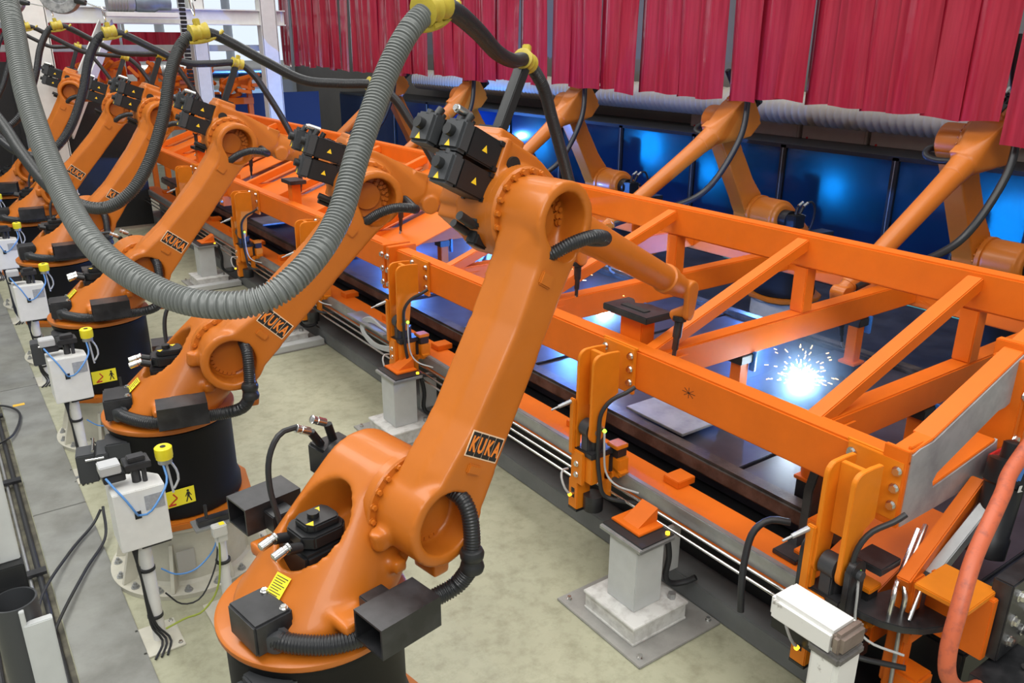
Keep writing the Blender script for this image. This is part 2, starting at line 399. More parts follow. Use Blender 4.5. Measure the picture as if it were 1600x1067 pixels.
def _pocket(b):
    w, h, t, l = .155, .12, .008, .25
    box(b, (-l/2, -w/2, h/2-t), (l/2, w/2, h/2)); box(b, (-l/2, -w/2, -h/2), (l/2, w/2, -h/2+t))
    box(b, (-l/2, -w/2, -h/2+t), (l/2, -w/2+t, h/2-t)); box(b, (-l/2, w/2-t, -h/2+t), (l/2, w/2, h/2-t))
RM['pocket'] = build(_pocket, BLACKS)
RM['pocket_arm'] = build(lambda b: box(b, (-.05, .08, -.05), (.05, .16, .03), bev=.004), BLACKS)
RM['jbox'] = build(lambda b: box(b, (-.07, -.09, 0), (.075, .10, .125), bev=.008), BLACKS)
RM['jcollar'] = build(lambda b: lathe(b, [(.036, 0), (.045, .002), (.045, .018), (.038, .02), (.038, .05), (.034, .052)], n=20), GREYP)
RM['base_hose'] = build(lambda b: tube(b, [(-.27, -.13, 1.085), (-.22, -.22, 1.075), (-.12, -.315, 1.068), (.0, -.355, 1.066), (.13, -.36, 1.066), (.28, -.37, 1.07), (.37, -.40, 1.10), (.415, -.435, 1.18)], .035, 14, corr=(.011, .004)), HOSEB, 60)
RM['riser_hose'] = build(lambda b: tube(b, [(.415, -.435, 1.23), (.42, -.432, 1.30), (.425, -.415, 1.38), (.425, -.38, 1.43), (.42, -.32, 1.45)], .032, 14, corr=(.011, .003)), HOSEB, 60)
RM['hose_joint'] = build(lambda b: lathe(b, [(.03, -.06), (.042, -.055), (.046, -.04), (.042, -.022), (.038, -.015), (.038, -.005), (.044, .002), (.046, .02), (.04, .035), (.03, .04)], (.415, -.436, 1.215), (0, 0, 1), 24), BLACKP)
def _iface(b):
    cbox(b, (-.36, -.12, .80), (.18, .16, .10), bev=.008); cbox(b, (-.47, -.12, .74), (.06, .20, .14), bev=.006)
    cbox(b, (-.55, -.12, .72), (.10, .13, .17), bev=.006)
RM['interface'] = build(_iface, GREYP)
RM['latch'] = build(lambda b: (cyl(b, (-.51, -.20, .83), (-.51, -.04, .83), .008, n=10), cyl(b, (-.46, -.22, .79), (-.55, -.22, .79), .007, n=10)), STEEL)
RM['sticker'] = build(lambda b: box(b, (-.045, -.055, 0), (.045, .055, .0012)), STICK)
RM['sticker_print'] = build(lambda b: [box(b, (-.036, .04-k*.011, .0011), (.036-.01*(k % 3), .0435-k*.011, .0018)) for k in range(8)] and None, INK)
RM['wbolt'] = build(lambda b: bolt(b, (0, 0, 0), (0, 0, 1), .011, .012), STEEL)
# elbow housing, A3 frame (x along the forearm)
ZA4 = .085
def _elbow(b):
    hull(b, [(-.15, y, z) for y in (-.115, .15) for z in (-.10, .235)]+[(.02, y, z) for y in (-.115, .15) for z in (-.14, .235)]+[Vector((.36, 0, ZA4))+v for v in circ((0, 0, 0), .108, (1, 0, 0), 24)])
    cyl(b, (0, -.15, 0), (0, .03, 0), .182, n=48)
    cyl(b, (.3, 0, ZA4), (.52, 0, ZA4), .105, .09, n=32)
    box(b, (-.16, -.06, .2), (-.01, .12, .278))
    box(b, (.27, -.09, .12), (.36, -.02, .2)); cyl(b, (.42, -.11, .03), (.42, .02, .03), .055, n=20)
    box(b, (-.168, -.118, -.045), (-.14, .15, .24))
RM['elbow'] = cast(_elbow, None, ORANGE, .009, 2)
RM['elbow_ring'] = build(lambda b: lathe(b, [(.11, -.178), (.174, -.178), (.182, -.168), (.182, -.14), (.13, -.135)], (0, 0, 0), (0, 1, 0), 48), ORANGE)
RM['elbow_bolts'] = build(lambda b: ring_bolts(b, (0, -.178, 0), .166, (0, -1, 0), 20, br=.0105, h=.016), ORANGE)
RM['plug'] = build(lambda b: cyl(b, (-.098, -.112, .155), (-.098, -.127, .155), .033, n=28), INK)
RM['elbow_stub'] = build(lambda b: (cyl(b, (.17, -.14, .03), (.17, -.14, .085), .02, n=16),), BLACKP)
RM['forearm'] = build(lambda b: lathe(b, [(.06, .5), (.088, .505), (.086, .56), (.080, .7), (.068, 1.30), (.068, 1.33), (.078, 1.335), (.078, 1.375), (.066, 1.385), (.062, 1.47), (.03, 1.49)], (0, 0, ZA4), (1, 0, 0), 36), ORANGE)
def _wrist(b):
    cyl(b, (1.45, 0, ZA4), (1.52, 0, ZA4), .06, .055, n=28); cyl(b, (1.55, -.05, ZA4), (1.55, .055, ZA4), .055, n=28)
    hull(b, [v for y in (-.065, -.035) for v in circ((1.55, y, ZA4), .052, (0, 1, 0), 20)+circ((1.60, y, ZA4-.12), .038, (0, 1, 0), 20)])
    cyl(b, (1.59, -.05, ZA4-.10), (1.62, .05, ZA4-.15), .035, n=16)
RM['wrist'] = cast(_wrist, None, ORANGE, .006, 3)
RM['torch'] = build(lambda b: (lathe(b, [(.02, 0), (.038, .005), (.038, .03), (.025, .035), (.025, .12), (.018, .13), (.018, .19), (.012, .2), (.012, .25)], (1.605, 0, ZA4-.14), (.32, 0, -.95), 20)), BLACKS)
RM['nozzle'] = build(lambda b: tube(b, [(1.68, 0, ZA4-.37), (1.69, 0, ZA4-.42), (1.67, 0, ZA4-.47)], .011, 12, .01), GALV)
def _motor(b):   # body from x=0 back to -.2
    box(b, (-.185, -.060, -.062), (0, .060, .062), bev=.006)
    for y in (-.056, .056):
        for z in (-.056, .056): cbox(b, (-.012, y, z), (.024, .02, .02))
def _mcap(b):
    box(b, (-.245, -.063, -.064), (-.178, .063, .068), bev=.012)
    cyl(b, (-.225, .0, .06), (-.225, .0, .08), .015, n=14)
RM['motor'] = build(_motor, BLACK)
RM['motor_cap'] = build(_mcap, GREYP)
RM['motor_knob'] = build(lambda b: (cyl(b, (-.243, .0, .01), (-.275, .0, .01), .024, n=20)), BLACKP)
RM['motor_plug'] = build(lambda b: (cyl(b, (-.205, -.02, .06), (-.19, -.02, .10), .018, n=14), cyl(b, (-.15, .02, .055), (-.14, .02, .095), .016, n=14)), BLACKP)
RM['gland'] = build(lambda b: (cyl(b, (-.03, -.02, .0), (.04, -.02, 0), .016, n=16), cyl(b, (-.04, -.02, 0), (-.03, -.02, 0), .012, n=12)), STEEL)
RM['post'] = build(lambda b: (cbox(b, (-.085, .03, .28), (.12, .12, .014), bev=.003), prism(b, [(-.02, -.026), (.02, -.026), (.026, 0), (.02, .026), (-.02, .026), (-.026, 0)], .27, T(-.085, .03, .284) @ RY(R(2)), .003)), BLACKP)
RM['elbow_cable'] = build(lambda b: tube(b, [(-.03, -.28, -.15), (-.02, -.36, -.14), (.02, -.42, -.07), (.09, -.45, -.015), (.17, -.44, .005), (.225, -.39, .005), (.245, -.30, 0), (.25, -.2, .01), (.25, -.08, .02)], .027, 14, corr=(.010, .003)), HOSEB, 60)
RM['under_cable'] = build(lambda b: (box(b, (-.16, -.10, -.12), (-.06, -.02, -.06), bev=.008), box(b, (-.13, -.09, -.18), (-.05, -.03, -.11), bev=.008), cyl(b, (-.235, -.075, -.10), (-.15, -.075, -.11), .018, n=14), cyl(b, (-.22, -.04, -.13), (-.14, -.04, -.14), .016, n=14)), BLACKP)
# pedestal
def _ped(b):
    lathe(b, [(.10, 0), (.455, 0), (.455, .028), (.36, .03), (.345, .05), (.34, .36), (.37, .38), (.37, .404), (.10, .404)], n=56)
RM['ped'] = build(_ped, CREAM)
RM['ped_rib'] = build(lambda b: prism(b, [(.33, .03), (.44, .03), (.36, .30), (.33, .30)], .02, T(0, .01, 0) @ RX(R(90))), CREAM)
RM['ped_bolts'] = build(lambda b: [(bolt(b, (.415*math.cos(a), .415*math.sin(a), .028), (0, 0, 1), .018, .02), cyl(b, (.415*math.cos(a), .415*math.sin(a), .04), (.415*math.cos(a), .415*math.sin(a), .062), .009, n=8)) for a in [k*math.pi/8+.1 for k in range(16)]] and None, GALV)
RM['ped_patch'] = build(lambda b: prism(b, [(-.05, .1), (.05, .1), (.05, .26), (-.05, .26)], .004, T(-.10, -.345, 0) @ RX(R(90))), mat('grey_patch', (.40, .39, .36), .6))

def make_robot(label, base, th, q, ph, group, detail=True, zoff=0.0, ext=0.0):
    r = thing('welding_robot', label, 'robot', (base[0], base[1], zoff), th, group)
    put('foot_flange', RM['foot'], r)
    put('base_drum', RM['drum'], r); put('turntable_ring', RM['ring'], r)
    col = put('rotating_column', RM['column'], r)
    put('shoulder_flange', RM['shoulder_flange'], r)
    tag(put('flange_bolts', RM['shoulder_bolts'], r), kind='stuff')
    mo = put('axis_motor', RM['a1motor'], r)
    if detail:
        for y in (-.05, .04): put('connector', RM['connector'], mo, T(-.17, y, 1.305) @ RY(R(75)))
        for x, y in ((.07, .035), (-.0, -.035)): put('warning_triangle', RM['tri'], mo, T(x, y, 1.3655) @ RZ(R(-60)))
        zv = Vector((-.65, -.10, .755)).normalized(); yv = (Vector((.76, .12, .65))-zv*zv.dot(Vector((.76, .12, .65)))).normalized(); xv = yv.cross(zv)
        ms = Matrix((xv, yv, zv)).transposed().to_4x4(); ms.translation = Vector((-.163, -.055, 1.186))+zv*.005
        st = put('warning_sticker', RM['sticker'], r, ms @ Matrix.Scale(.82, 4)); put('sticker_print', RM['sticker_print'], st)
        for x, y in ((-.20, -.15), (-.20, -.02)): put('bolt', RM['wbolt'], r, T(x, y, 1.17))
        it = put('cable_interface', RM['interface'], r, T(.10, -.04, .09)); put('latch', RM['latch'], it)
    am = put('shoulder_motor', RM['a2motor'], r)
    for x, z in ((.255, 1.505), (.33, 1.52)): put('connector', RM['connector'], am, T(x, .36, z) @ RY(R(-60)))
    put('shoulder_cable', RM['a2cable'], r)
    for s in (-1, 1):
        p = put('fork_pocket', RM['pocket'], r, T(.06 if s < 0 else .08, -.45 if s < 0 else .47, 1.155 if s < 0 else 1.19))
        put('pocket_arm', RM['pocket_arm'], p, RZ(0 if s < 0 else math.pi))
    jb = put('junction_box', RM['jbox'], r, T(-.255, -.085, 1.045))
    put('hose_collar', RM['jcollar'], jb, T(.02, -.07, .035) @ RZ(R(-45)) @ RX(R(90)) @ T(0, 0, 0))
    put('base_hose', RM['base_hose'], r); put('riser_hose', RM['riser_hose'], r); put('hose_joint', RM['hose_joint'], r)
    ml = Matrix.Translation(A2) @ RY(q)
    lk = put('link_arm', RM['link'], r, ml)
    put('bearing_disc', RM['hole_disc'], lk); put('bearing_disc', RM['hole_disc2'], lk); tag(put('bearing_bolts', RM['link_bolts'], lk), kind='stuff')
    put('name_boss', RM['link_cover'], lk); put('name_boss', RM['link_cover2'], lk)
    put('logo_frame', RM['logo_frame'], lk); tag(put('logo_letters', RM['logo_letters'], lk), 'orange letters KUKA')
    for k in range(4): put('logo_cell', RM['logo_plate'], lk, T(.043*k, 0, 0))
    E = A2+Vector((math.sin(q)*LNK, 0, math.cos(q)*LNK))
    ma = Matrix.Translation(E) @ RY(ph)
    el = put('elbow_housing', RM['elbow'], r, ma)
    put('elbow_flange', RM['elbow_ring'], el); tag(put('elbow_bolts', RM['elbow_bolts'], el), kind='stuff')
    put('plug', RM['plug'], el); put('cable_stub', RM['elbow_stub'], el)
    put('underside_plug', RM['under_cable'], el)
    for y, z, x in ((-.055, .158, -.165), (.068, .158, -.205), (-.055, .034, -.165)):
        mt = put('wrist_motor', RM['motor'], r, ma @ T(x, y, z) @ Matrix.Scale(.89, 4))
        put('motor_cap', RM['motor_cap'], mt); put('cap_knob', RM['motor_knob'], mt); put('motor_plug', RM['motor_plug'], mt)
        if detail or y < 0:
            put('warning_triangle', RM['tri'], mt, T(-.095, -.0602, 0) @ RX(R(90)))
            t2 = put('warning_triangle', RM['tri'], mt, T(-.2455, .0, -.038) @ RZ(R(-90)) @ RX(R(90)))
    put('cable_gland', RM['gland'], el, T(-.36, -.03, .25))
    put('forearm', RM['forearm'], r, ma @ T(.5, 0, 0) @ Matrix.Diagonal(((.97+ext)/.97, 1, 1, 1)) @ T(-.5, 0, 0)); wr = put('wrist', RM['wrist'], r, ma @ T(ext, 0, 0))
    to = put('welding_torch', RM['torch'], r, ma @ T(ext, 0, 0)); put('nozzle', RM['nozzle'], to)
    put('hose_post', RM['post'], r, ma); put('elbow_cable', RM['elbow_cable'], r, ma)
    return r, (Matrix.Translation((base[0], base[1], zoff)) @ RZ(th) @ ma)
def make_pedestal(label, base, group, full=True):
    p = thing('robot_pedestal', label, 'pedestal', (base[0], base[1], 0), 0, group)
    put('drum_body', RM['ped'], p)
    if full:
        for k in range(8): put('rib', RM['ped_rib'], p, RZ(k*math.pi/4+.3))
    tag(put('anchor_bolts', RM['ped_bolts'], p), kind='stuff'); put('blank_patch', RM['ped_patch'], p)
    return p
X0, Y1, DY = .875, 2.533, 2.151
POSE = [(10, 31, 27), (-10.5, 45.6, 20), (-4.5, 40.1, 22), (-.4, 37.7, 22), (-8.2, 41.5, 22), (-14.5, 33.6, 20)]
NL = ['nearest orange welding robot standing in the foreground, tall arm fully in view',
      'second orange welding robot from the camera, thick grey hose hanging across its arm',
      'third orange welding robot from the camera in the left row',
      'fourth orange welding robot from the camera, black hose looping past its arm',
      'fifth orange welding robot from the camera in the left row',
      'sixth and farthest orange welding robot of the left row, before the white pillar']
ORD = ['nearest', 'second', 'third', 'fourth', 'fifth', 'sixth and farthest']
FRAMES = []
for i, (a, b_, c_) in enumerate(POSE):
    base = (X0, Y1+DY*i)
    r, mw = make_robot(NL[i], base, R(a), R(b_), R(c_), 'orange welding robots in the left row', i < 3)
    FRAMES.append(mw)
    make_pedestal('cream round steel pedestal under the %s robot of the left row' % ORD[i], base, 'cream robot pedestals', i < 3)
FY = [3.14, 5.61, 8.2, 10.7, 13.2]
FL = ['orange robot behind the frame at far right, under the end of the red curtain', 'second robot from the right behind the frame, before the dark blue screens',
      'third robot from the right behind the frame, under the red curtain', 'fourth robot from the right behind the frame, in blue welding haze',
      'farthest robot behind the frame, left under the red curtain']
FARF = []
for i, y in enumerate(FY):
    r, mw = make_robot(FL[i], (7.78, y), R(180+(-3, -5, 0, 3, 0)[i]), R((30, 31, 30, 33, 28)[i]), R((33, 32, 36, 34, 38)[i]), 'orange welding robots behind the frame', i < 2, -.14, .32)
    FARF.append(mw)
    pd = make_pedestal('round steel pedestal under the %s robot behind the frame' % ['rightmost', 'second', 'third', 'fourth', 'farthest'][i], (7.78, y), 'far robot pedestals', False); pd.scale.z = .265/.405
# ------------------------------------------------------------------ welding frames (ladder trusses)
NX0, NX1, NZ0, NZ1 = 3.05, 3.175, 1.14, 1.375
FX0, FX1, FZ0, FZ1 = 4.45, 4.57, 1.65, 1.86
MX = (FX0+FX1)/2
def make_frame(label, y0, y1, st):
    t = thing('truss_frame', label, 'welding frame', (MX, (y0+y1)/2, 0), 0, 'orange truss frames on the line')
    oy = (y0+y1)/2
    def P(name, fn, m_=FRAME):
        return put(name, build(fn, m_), t, T(-MX, -oy, 0))
    P('near_beam', lambda b: box(b, (NX0, y0, NZ0), (NX1, y1, NZ1), bev=.010))
    P('far_beam', lambda b: box(b, (2*MX-NX1, y0, NZ0), (2*MX-NX0, y1, NZ1), bev=.010))
    P('spine_beam', lambda b: box(b, (FX0, y0-.1, FZ0), (FX1, y1, FZ1), bev=.010))
    for y in st:
        P('cross_beam', lambda b: box(b, (NX1, y-.055, NZ0+.03), (2*MX-NX1, y+.055, NZ1-.03), bev=.008))
        P('post', lambda b: box(b, (MX-.05, y-.05, NZ1-.03), (MX+.05, y+.05, FZ0), bev=.006))
        P('brace', lambda b: bar(b, (NX1-.04, y, NZ1-.045), (FX0+.01, y, FZ1-.06), .075, .085, (0, 1, 0), .006))
        P('brace', lambda b: bar(b, (2*MX-NX1+.04, y, NZ1-.045), (FX1-.01, y, FZ1-.06), .075, .085, (0, 1, 0), .006))
        P('gusset', lambda b: prism(b, [(0, 0), (.22, 0), (0, -.14)], .012, T(NX1, y-.06, NZ0+.16) @ RX(R(90))))
    return t
fa = make_frame('nearest orange truss frame, welded in the foreground with arcs inside it', 1.5, 6.02, [2.02, 3.10, 4.24, 5.32])
fb = make_frame('second orange truss frame, bolted behind the nearest one', 6.12, 10.62, [6.85, 7.95, 9.05, 10.1])
fc = make_frame('farthest orange truss frame at the back end of the line', 10.72, 15.4, [11.4, 12.5, 13.6, 14.7])
for f, ys in ((fb, (6.16, 6.85, 7.95, 9.05, 10.1, 10.58)), (fc, (10.76, 11.4, 12.5, 13.6, 14.7, 15.36))):
    for a, c in zip(ys, ys[1:]):
        put('deck_plate', build(lambda b: bar(b, (NX1+.01, (a+c)/2, NZ1-.12), (FX0-.005, (a+c)/2, FZ0+.04), c-a-.10, .012, (0, 0, 1), .002), FRAME), f, Matrix.Translation(-f.location))
def part_w(name, fn, m_, parent, ang=35):
    o = put(name, build(fn, m_, ang), parent); o.matrix_local = parent.matrix_world.inverted() @ Matrix.Identity(4) if False else Matrix.Translation(-parent.location)
    return o
# bolted joint flanges between frames
for f, ys in ((fa, (6.02,)), (fb, (6.12, 10.62)), (fc, (10.72,))):
    for y in ys:
        s = -1 if f is not fa and y in (6.12, 10.72) else 1
        part_w('joint_flange', lambda b: (box(b, (2.985, y-.03, 1.02), (3.24, y+.03, 1.40), bev=.004)), FRAME, f)
        for z in (1.08, 1.2, 1.32):
            put_bolt(f, Vector((2.985, y, z))-f.location, (-1, 0, 0), .02, .022)
# end gusset of the nearest frame: bare steel plate with orange flanges
def yz(y): return T(0, y, 0) @ RX(R(90))
def _gp(b):
    outer = [(3.05, 1.085), (3.05, 1.42), (3.10, 1.435), (3.2, 1.44), (3.80, 1.66), (4.40, 1.86), (4.40, 1.55), (3.98, 1.43), (3.98, 1.12), (3.32, 1.09), (3.32, 1.065)]
    inner = [(3.27, 1.20), (3.255, 1.235), (3.28, 1.27), (3.74, 1.44), (3.80, 1.43), (3.80, 1.28), (3.78, 1.265)]
    prism(b, [(3.05, 1.085), (3.05, 1.42), (3.1, 1.435), (3.2, 1.44), (3.28, 1.27), (3.255, 1.235), (3.27, 1.20), (3.32, 1.085)], .016, yz(1.5))
    prism(b, [(3.2, 1.44), (4.40, 1.86), (4.40, 1.62), (3.80, 1.44), (3.74, 1.44), (3.28, 1.27)], .016, yz(1.5))
    prism(b, [(3.27, 1.20), (3.78, 1.265), (3.80, 1.28), (3.84, 1.1), (3.32, 1.085)], .016, yz(1.5))
part_w('end_gusset', _gp, BARE, fa)
part_w('gusset_flange', lambda b: (bar(b, (3.2, 1.535, 1.448), (4.42, 1.535, 1.868), .09, .014, (0, 0, 1), .003), bar(b, (3.05, 1.53, 1.428), (3.21, 1.53, 1.450), .08, .014, (0, 0, 1), .003)), FRAME, fa)
part_w('window_lip', lambda b: bar(b, (3.27, 1.535, 1.205), (3.80, 1.535, 1.272), .09, .014, (0, 0, 1), .003), FRAME, fa)
part_w('end_stiffener', lambda b: box(b, (3.03, 1.49, 1.08), (3.052, 1.60, 1.44), bev=.003), FRAME, fa)
part_w('beam_end_plate', lambda b: box(b, (3.06, 1.50, 1.375), (3.20, 1.516, 1.45), bev=.003), FRAME, fa)
part_w('tie_plate', lambda b: box(b, (3.84, 1.44, 1.10), (3.88, 1.60, 1.66), bev=.004), FRAME, fa)
part_w('tie_plate', lambda b: box(b, (3.885, 1.42, 1.08), (3.93, 1.62, 1.72), bev=.004), FRAME, fa)
for z in (1.18, 1.28, 1.5, 1.6):
    put_bolt(fa, Vector((3.86, 1.44, z))-fa.location, (0, -1, 0), .018, .02)
part_w('end_arm', lambda b: (box(b, (3.93, 1.46, 1.40), (4.5, 1.58, 1.46), bev=.005),), FRAME, fa)
rb = thing('red_stop_bracket', 'small red channel bracket bolted to the bare steel end plate', 'bracket', (3.78, 1.45, 1.1))
part_w('back_web', lambda b: box(b, (3.70, 1.455, 1.105), (3.86, 1.47, 1.24), bev=.003), REDP, rb)
part_w('flange', lambda b: box(b, (3.70, 1.38, 1.10), (3.715, 1.455, 1.24), bev=.003), REDP, rb)
part_w('flange', lambda b: box(b, (3.845, 1.36, 1.085), (3.86, 1.455, 1.24), bev=.003), REDP, rb)
# star mark scratched on the near beam
st = thing('chalk_star', 'small dark star mark scratched on the side of the nearest beam', 'mark', (3.05, 2.70, 1.26))
for k in range(4):
    a = k*math.pi/4
    part_w('stroke', lambda b: bar(b, (3.0492, 2.70-.045*math.cos(a), 1.262-.03*math.sin(a)), (3.0492, 2.70+.045*math.cos(a), 1.262+.03*math.sin(a)), .0025, .0012, (1, 0, 0)), INK, st)

# ------------------------------------------------------------------ base of the line
bb = thing('base_beam', 'low orange base beam with a bright guide rail along the front of the line', 'beam', (3.12, 8, .5))
part_w('beam_body', lambda b: box(b, (3.02, 1.5, .47), (3.24, 15.4, .60), bev=.008), FRAME, bb)
part_w('guide_rail', lambda b: box(b, (2.978, 1.52, .535), (3.018, 15.4, .628), bev=.006), GALV, bb)
part_w('rail_lip', lambda b: box(b, (2.985, 1.52, .505), (3.02, 15.4, .533)), FRAME, bb)
for y in [1.9+.9*k for k in range(15)]:
    part_w('support_block', lambda b: box(b, (3.14, y, .60), (3.28, y+.12, .645), bev=.004), FRAME, bb)
for k, (x, z) in enumerate(((2.93, .50), (2.955, .535), (2.90, .465))):
    o = put('slide_rod', build(lambda b: cyl(b, (x, 1.75 if k < 2 else 3.3, z), (x, 15, z), .0085, n=10), STEEL))
    tag(o, ['lower thin steel rod running along the guide rail', 'upper thin steel rod running along the guide rail', 'third steel rod, beginning at the middle orange clamp'][k], 'rod', 'steel rods along the guide rail')
tag(put('machine_bed', build(lambda b: (box(b, (3.245, 1.2, .14), (5.8, 15.5, .515), bev=.01),), BLACK)), 'black machine bed in shadow under the orange line', 'machine bed')
dt = put('steel_tube', build(lambda b: box(b, (3.31, 1.35, .645), (3.425, 15.4, .752), bev=.018), DARKST)); tag(dt, 'long dark rusty square steel tube lying along the table edge', 'steel tube')
tag(put('floor_grating', build(lambda b: box(b, (5.82, .8, 0), (9.25, 20, .05), bev=.004), TABLE)), 'dark steel floor plates under the robots behind the frame', 'floor plates')
d2 = put('steel_tube', build(lambda b: box(b, (5.60, 1.35, .645), (5.715, 15.4, .752), bev=.018), DARKST)); tag(d2, 'dark steel tube on the far side of the table', 'steel tube')
tb = thing('work_table', 'dark blue-black steel table of plates beneath the truss frames', 'table', (4.5, 8, .5))
part_w('table_bed', lambda b: box(b, (3.44, 1.3, .52), (5.58, 15.4, .68)), TABLE, tb)
y = 1.32; k = 0
while y < 15.2:
    L = (1.32, .86, 1.1, .7)[k % 4]
    part_w('table_plate', lambda b: (box(b, (3.435, y, .68), (5.585, y+L-.012, .705+(.012 if k % 2 else 0)), bev=.004)), TABLE, tb)
    y += L; k += 1
for i, (x, y, lx, ly) in enumerate(((3.52, 3.05, .34, .50), (3.5, 5.05, .34, .45), (3.5, 8.3, .34, .5), (3.5, 10.4, .3, .5))):
    o = put('steel_plate', build(lambda b: box(b, (x-.1, y, .752), (x+lx, y+ly, .77), bev=.003), BARE)); tag(o, ['loose steel plate on the table beside the middle clamp', 'loose steel plate under the frame behind the nearest arm', 'loose steel plate under the second frame', 'loose steel plate under the second frame near its end'][i], 'steel plate', 'loose steel plates on the table')
# locating pads
def pad(label, x, y, z1, h=.42, cup=False):
    p = thing('locating_pad', label, 'locating pad', (x, y, .705), 0, 'locating pads on the table')
    put('foot', build(lambda b: box(b, (-.055, -.055, 0), (.055, .055, .12), bev=.006), BLACKS), p)
    if cup: put('cup', build(lambda b: lathe(b, [(.04, .12), (.055, .125), (.065, .26), (.08, .265), (.08, .285), (.05, .29)], n=20), FRAME), p)
    else: put('stub', build(lambda b: box(b, (-.04, -.04, .12), (.04, .04, z1-.705-.06), bev=.004), FRAME), p)
    put('flange', build(lambda b: box(b, (-.065, -.065, .115), (.065, .065, .135), bev=.003), FRAME), p)
    zz = .29 if cup else z1-.705-.06
    put('block', build(lambda b: box(b, (-.06, -.06, zz), (.06, .06, zz+.06), bev=.005), BLACKP), p)
    put('clip', build(lambda b: box(b, (.05, -.075, zz-.06), (.072, -.03, zz+.07), bev=.004), BLUEP), p)
    return p
pad('orange pad with black foot under the nearest cross beam', 4.12, 2.02, 1.17)
pad('orange pad with cyan clip under the second cross beam beside the bright weld', 3.95, 3.10, 1.17)
pad('orange cup pad under the near beam beside the right hand clamp', 3.52, 2.22, 1.10, cup=True)
pad('orange pad under the cross beam behind the nearest arm', 4.1, 4.24, 1.17)
pad('orange pad on the far side of the table under the nearest cross beam', 5.2, 3.10, 1.17)
pad('orange pad under the second frame', 4.0, 6.85, 1.17)
# black stop on the near beam
sp = thing('stop_block', 'orange stub with a black notched plate standing behind the near beam', 'stop block', (3.235, 3.30, 1.16))
put('stub', build(lambda b: box(b, (-.055, -.09, 0), (.055, .09, .33), bev=.005), FRAME), sp)
put('seat_plate', build(lambda b: box(b, (-.085, -.14, .33), (.085, .16, .345), bev=.003), FRAME), sp)
put('notched_plate', build(lambda b: prism(b, [(-.11, -.18), (.10, -.18), (.10, .02), (.05, .08), (.10, .14), (.10, .19), (-.11, .19)], .04, T(0, 0, .345), .005), BLACKS), sp)
put('slot', build(lambda b: box(b, (-.05, -.10, .384), (.0, .10, .39), bev=.002), INK), sp)
for k, yy in enumerate((8.62, 12.2)):
    s2 = thing('stop_block', ['small stop block on the second frame beside the third clamp', 'small stop block on the farthest frame'][k], 'stop block', (3.2, yy, 1.30))
    put('stub', build(lambda b: box(b, (-.05, -.06, 0), (.05, .06, .26), bev=.004), FRAME), s2)
    put('notched_plate', build(lambda b: prism(b, [(-.09, -.14), (.09, -.14), (.09, .14), (-.09, .14)], .04, T(0, 0, .26), .005), BLACKS), s2)

# ------------------------------------------------------------------ clamps on the near beam
def cheek(b, y, t=.018):
    # profile in x,z (x: 0 = beam face, negative towards the aisle)
    pts = [(0, .24), (-.06, .245)]
    for k in range(7):
        a = R(90+90*k/6); pts.append((-.115+.045*math.cos(a), .20+.045*math.sin(a)))
    pts += [(-.165, -.12)]
    for k in range(7):
        a = R(180+180*k/6); pts.append((-.125+.045*math.cos(a), -.155+.045*math.sin(a)))
    pts += [(-.06, .0), (-.0, .03)]
    prism(b, pts, t, T(0, y+t/2, 0) @ RX(R(90)), .002)
CM = {}
CM['cheek'] = build(lambda b: cheek(b, 0), CLAMPO)
CM['web'] = build(lambda b: box(b, (-.135, -.05, -.10), (-.105, .05, .238), bev=.002), CLAMPO)
CM['flange'] = build(lambda b: (box(b, (-.022, -.13, -.02), (0, .13, .255), bev=.003), box(b, (-.012, -.14, .25), (.0, .14, .262))), CLAMPO)
CM['eye'] = build(lambda b: (cyl(b, (-.125, -.035, -.155), (-.125, .035, -.155), .052, n=28), box(b, (-.16, -.03, -.29), (-.09, .03, -.16), bev=.006)), GREYP)
CM['pin'] = build(lambda b: cyl(b, (-.125, -.075, -.155), (-.125, .075, -.155), .02, n=20), GALV)
CM['neck'] = build(lambda b: (cyl(b, (-.125, 0, -.36), (-.125, 0, -.27), .055, n=24), box(b, (-.21, -.085, -.39), (-.03, .085, -.355), bev=.006)), BLACKS)
CM['body'] = build(lambda b: (box(b, (-.2, -.075, -.56), (-.06, .075, -.39), bev=.005), box(b, (-.06, -.06, -.52), (.02, .06, -.42), bev=.004)), CLAMPO)
CM['side_plate'] = build(lambda b: box(b, (-.225, -.02, -.58), (-.2, .085, -.37), bev=.004), CLAMPO)
CM['lower_jaw'] = build(lambda b: (box(b, (-.225, .02, -.76), (-.12, .10, -.57), bev=.005), box(b, (-.10, -.1, -.66), (-.06, -.05, -.50), bev=.004), box(b, (-.10, -.1, -.54), (.02, -.05, -.50), bev=.004)), CLAMPO)
CM['jaw_slot'] = build(lambda b: box(b, (-.2265, .04, -.69), (-.2, .075, -.62), bev=.003), INK)
CM['lower_block'] = build(lambda b: (cyl(b, (-.13, -.02, -.76), (-.13, -.02, -.66), .06, n=24), box(b, (-.225, .02, -.775), (-.12, .10, -.758), bev=.002)), BLACKS)
CM['cover'] = build(lambda b: box(b, (-.07, -.09, -.55), (-.05, -.07, -.40), bev=.003), BLACKS)
CM['riser'] = build(lambda b: (box(b, (-.235, .06, -.40), (-.215, .10, -.05), bev=.005), box(b, (-.215, .055, -.36), (-.18, .10, -.08), bev=.004)), CLAMPO)
CM['bracket_foot'] = build(lambda b: (box(b, (-.05, -.14, -.53), (.03, -.02, -.41), bev=.005), bar(b, (-.02, -.16, -.50), (-.02, .05, -.44), .06, .02)), CLAMPO)
CM['cap'] = build(lambda b: (box(b, (-.05, -.12, -.41), (.03, -.04, -.35), bev=.005),), BLACKP)
CM['cap_top'] = build(lambda b: (box(b, (-.06, -.13, -.35), (.03, -.04, -.325), bev=.004),), CLAMPO)
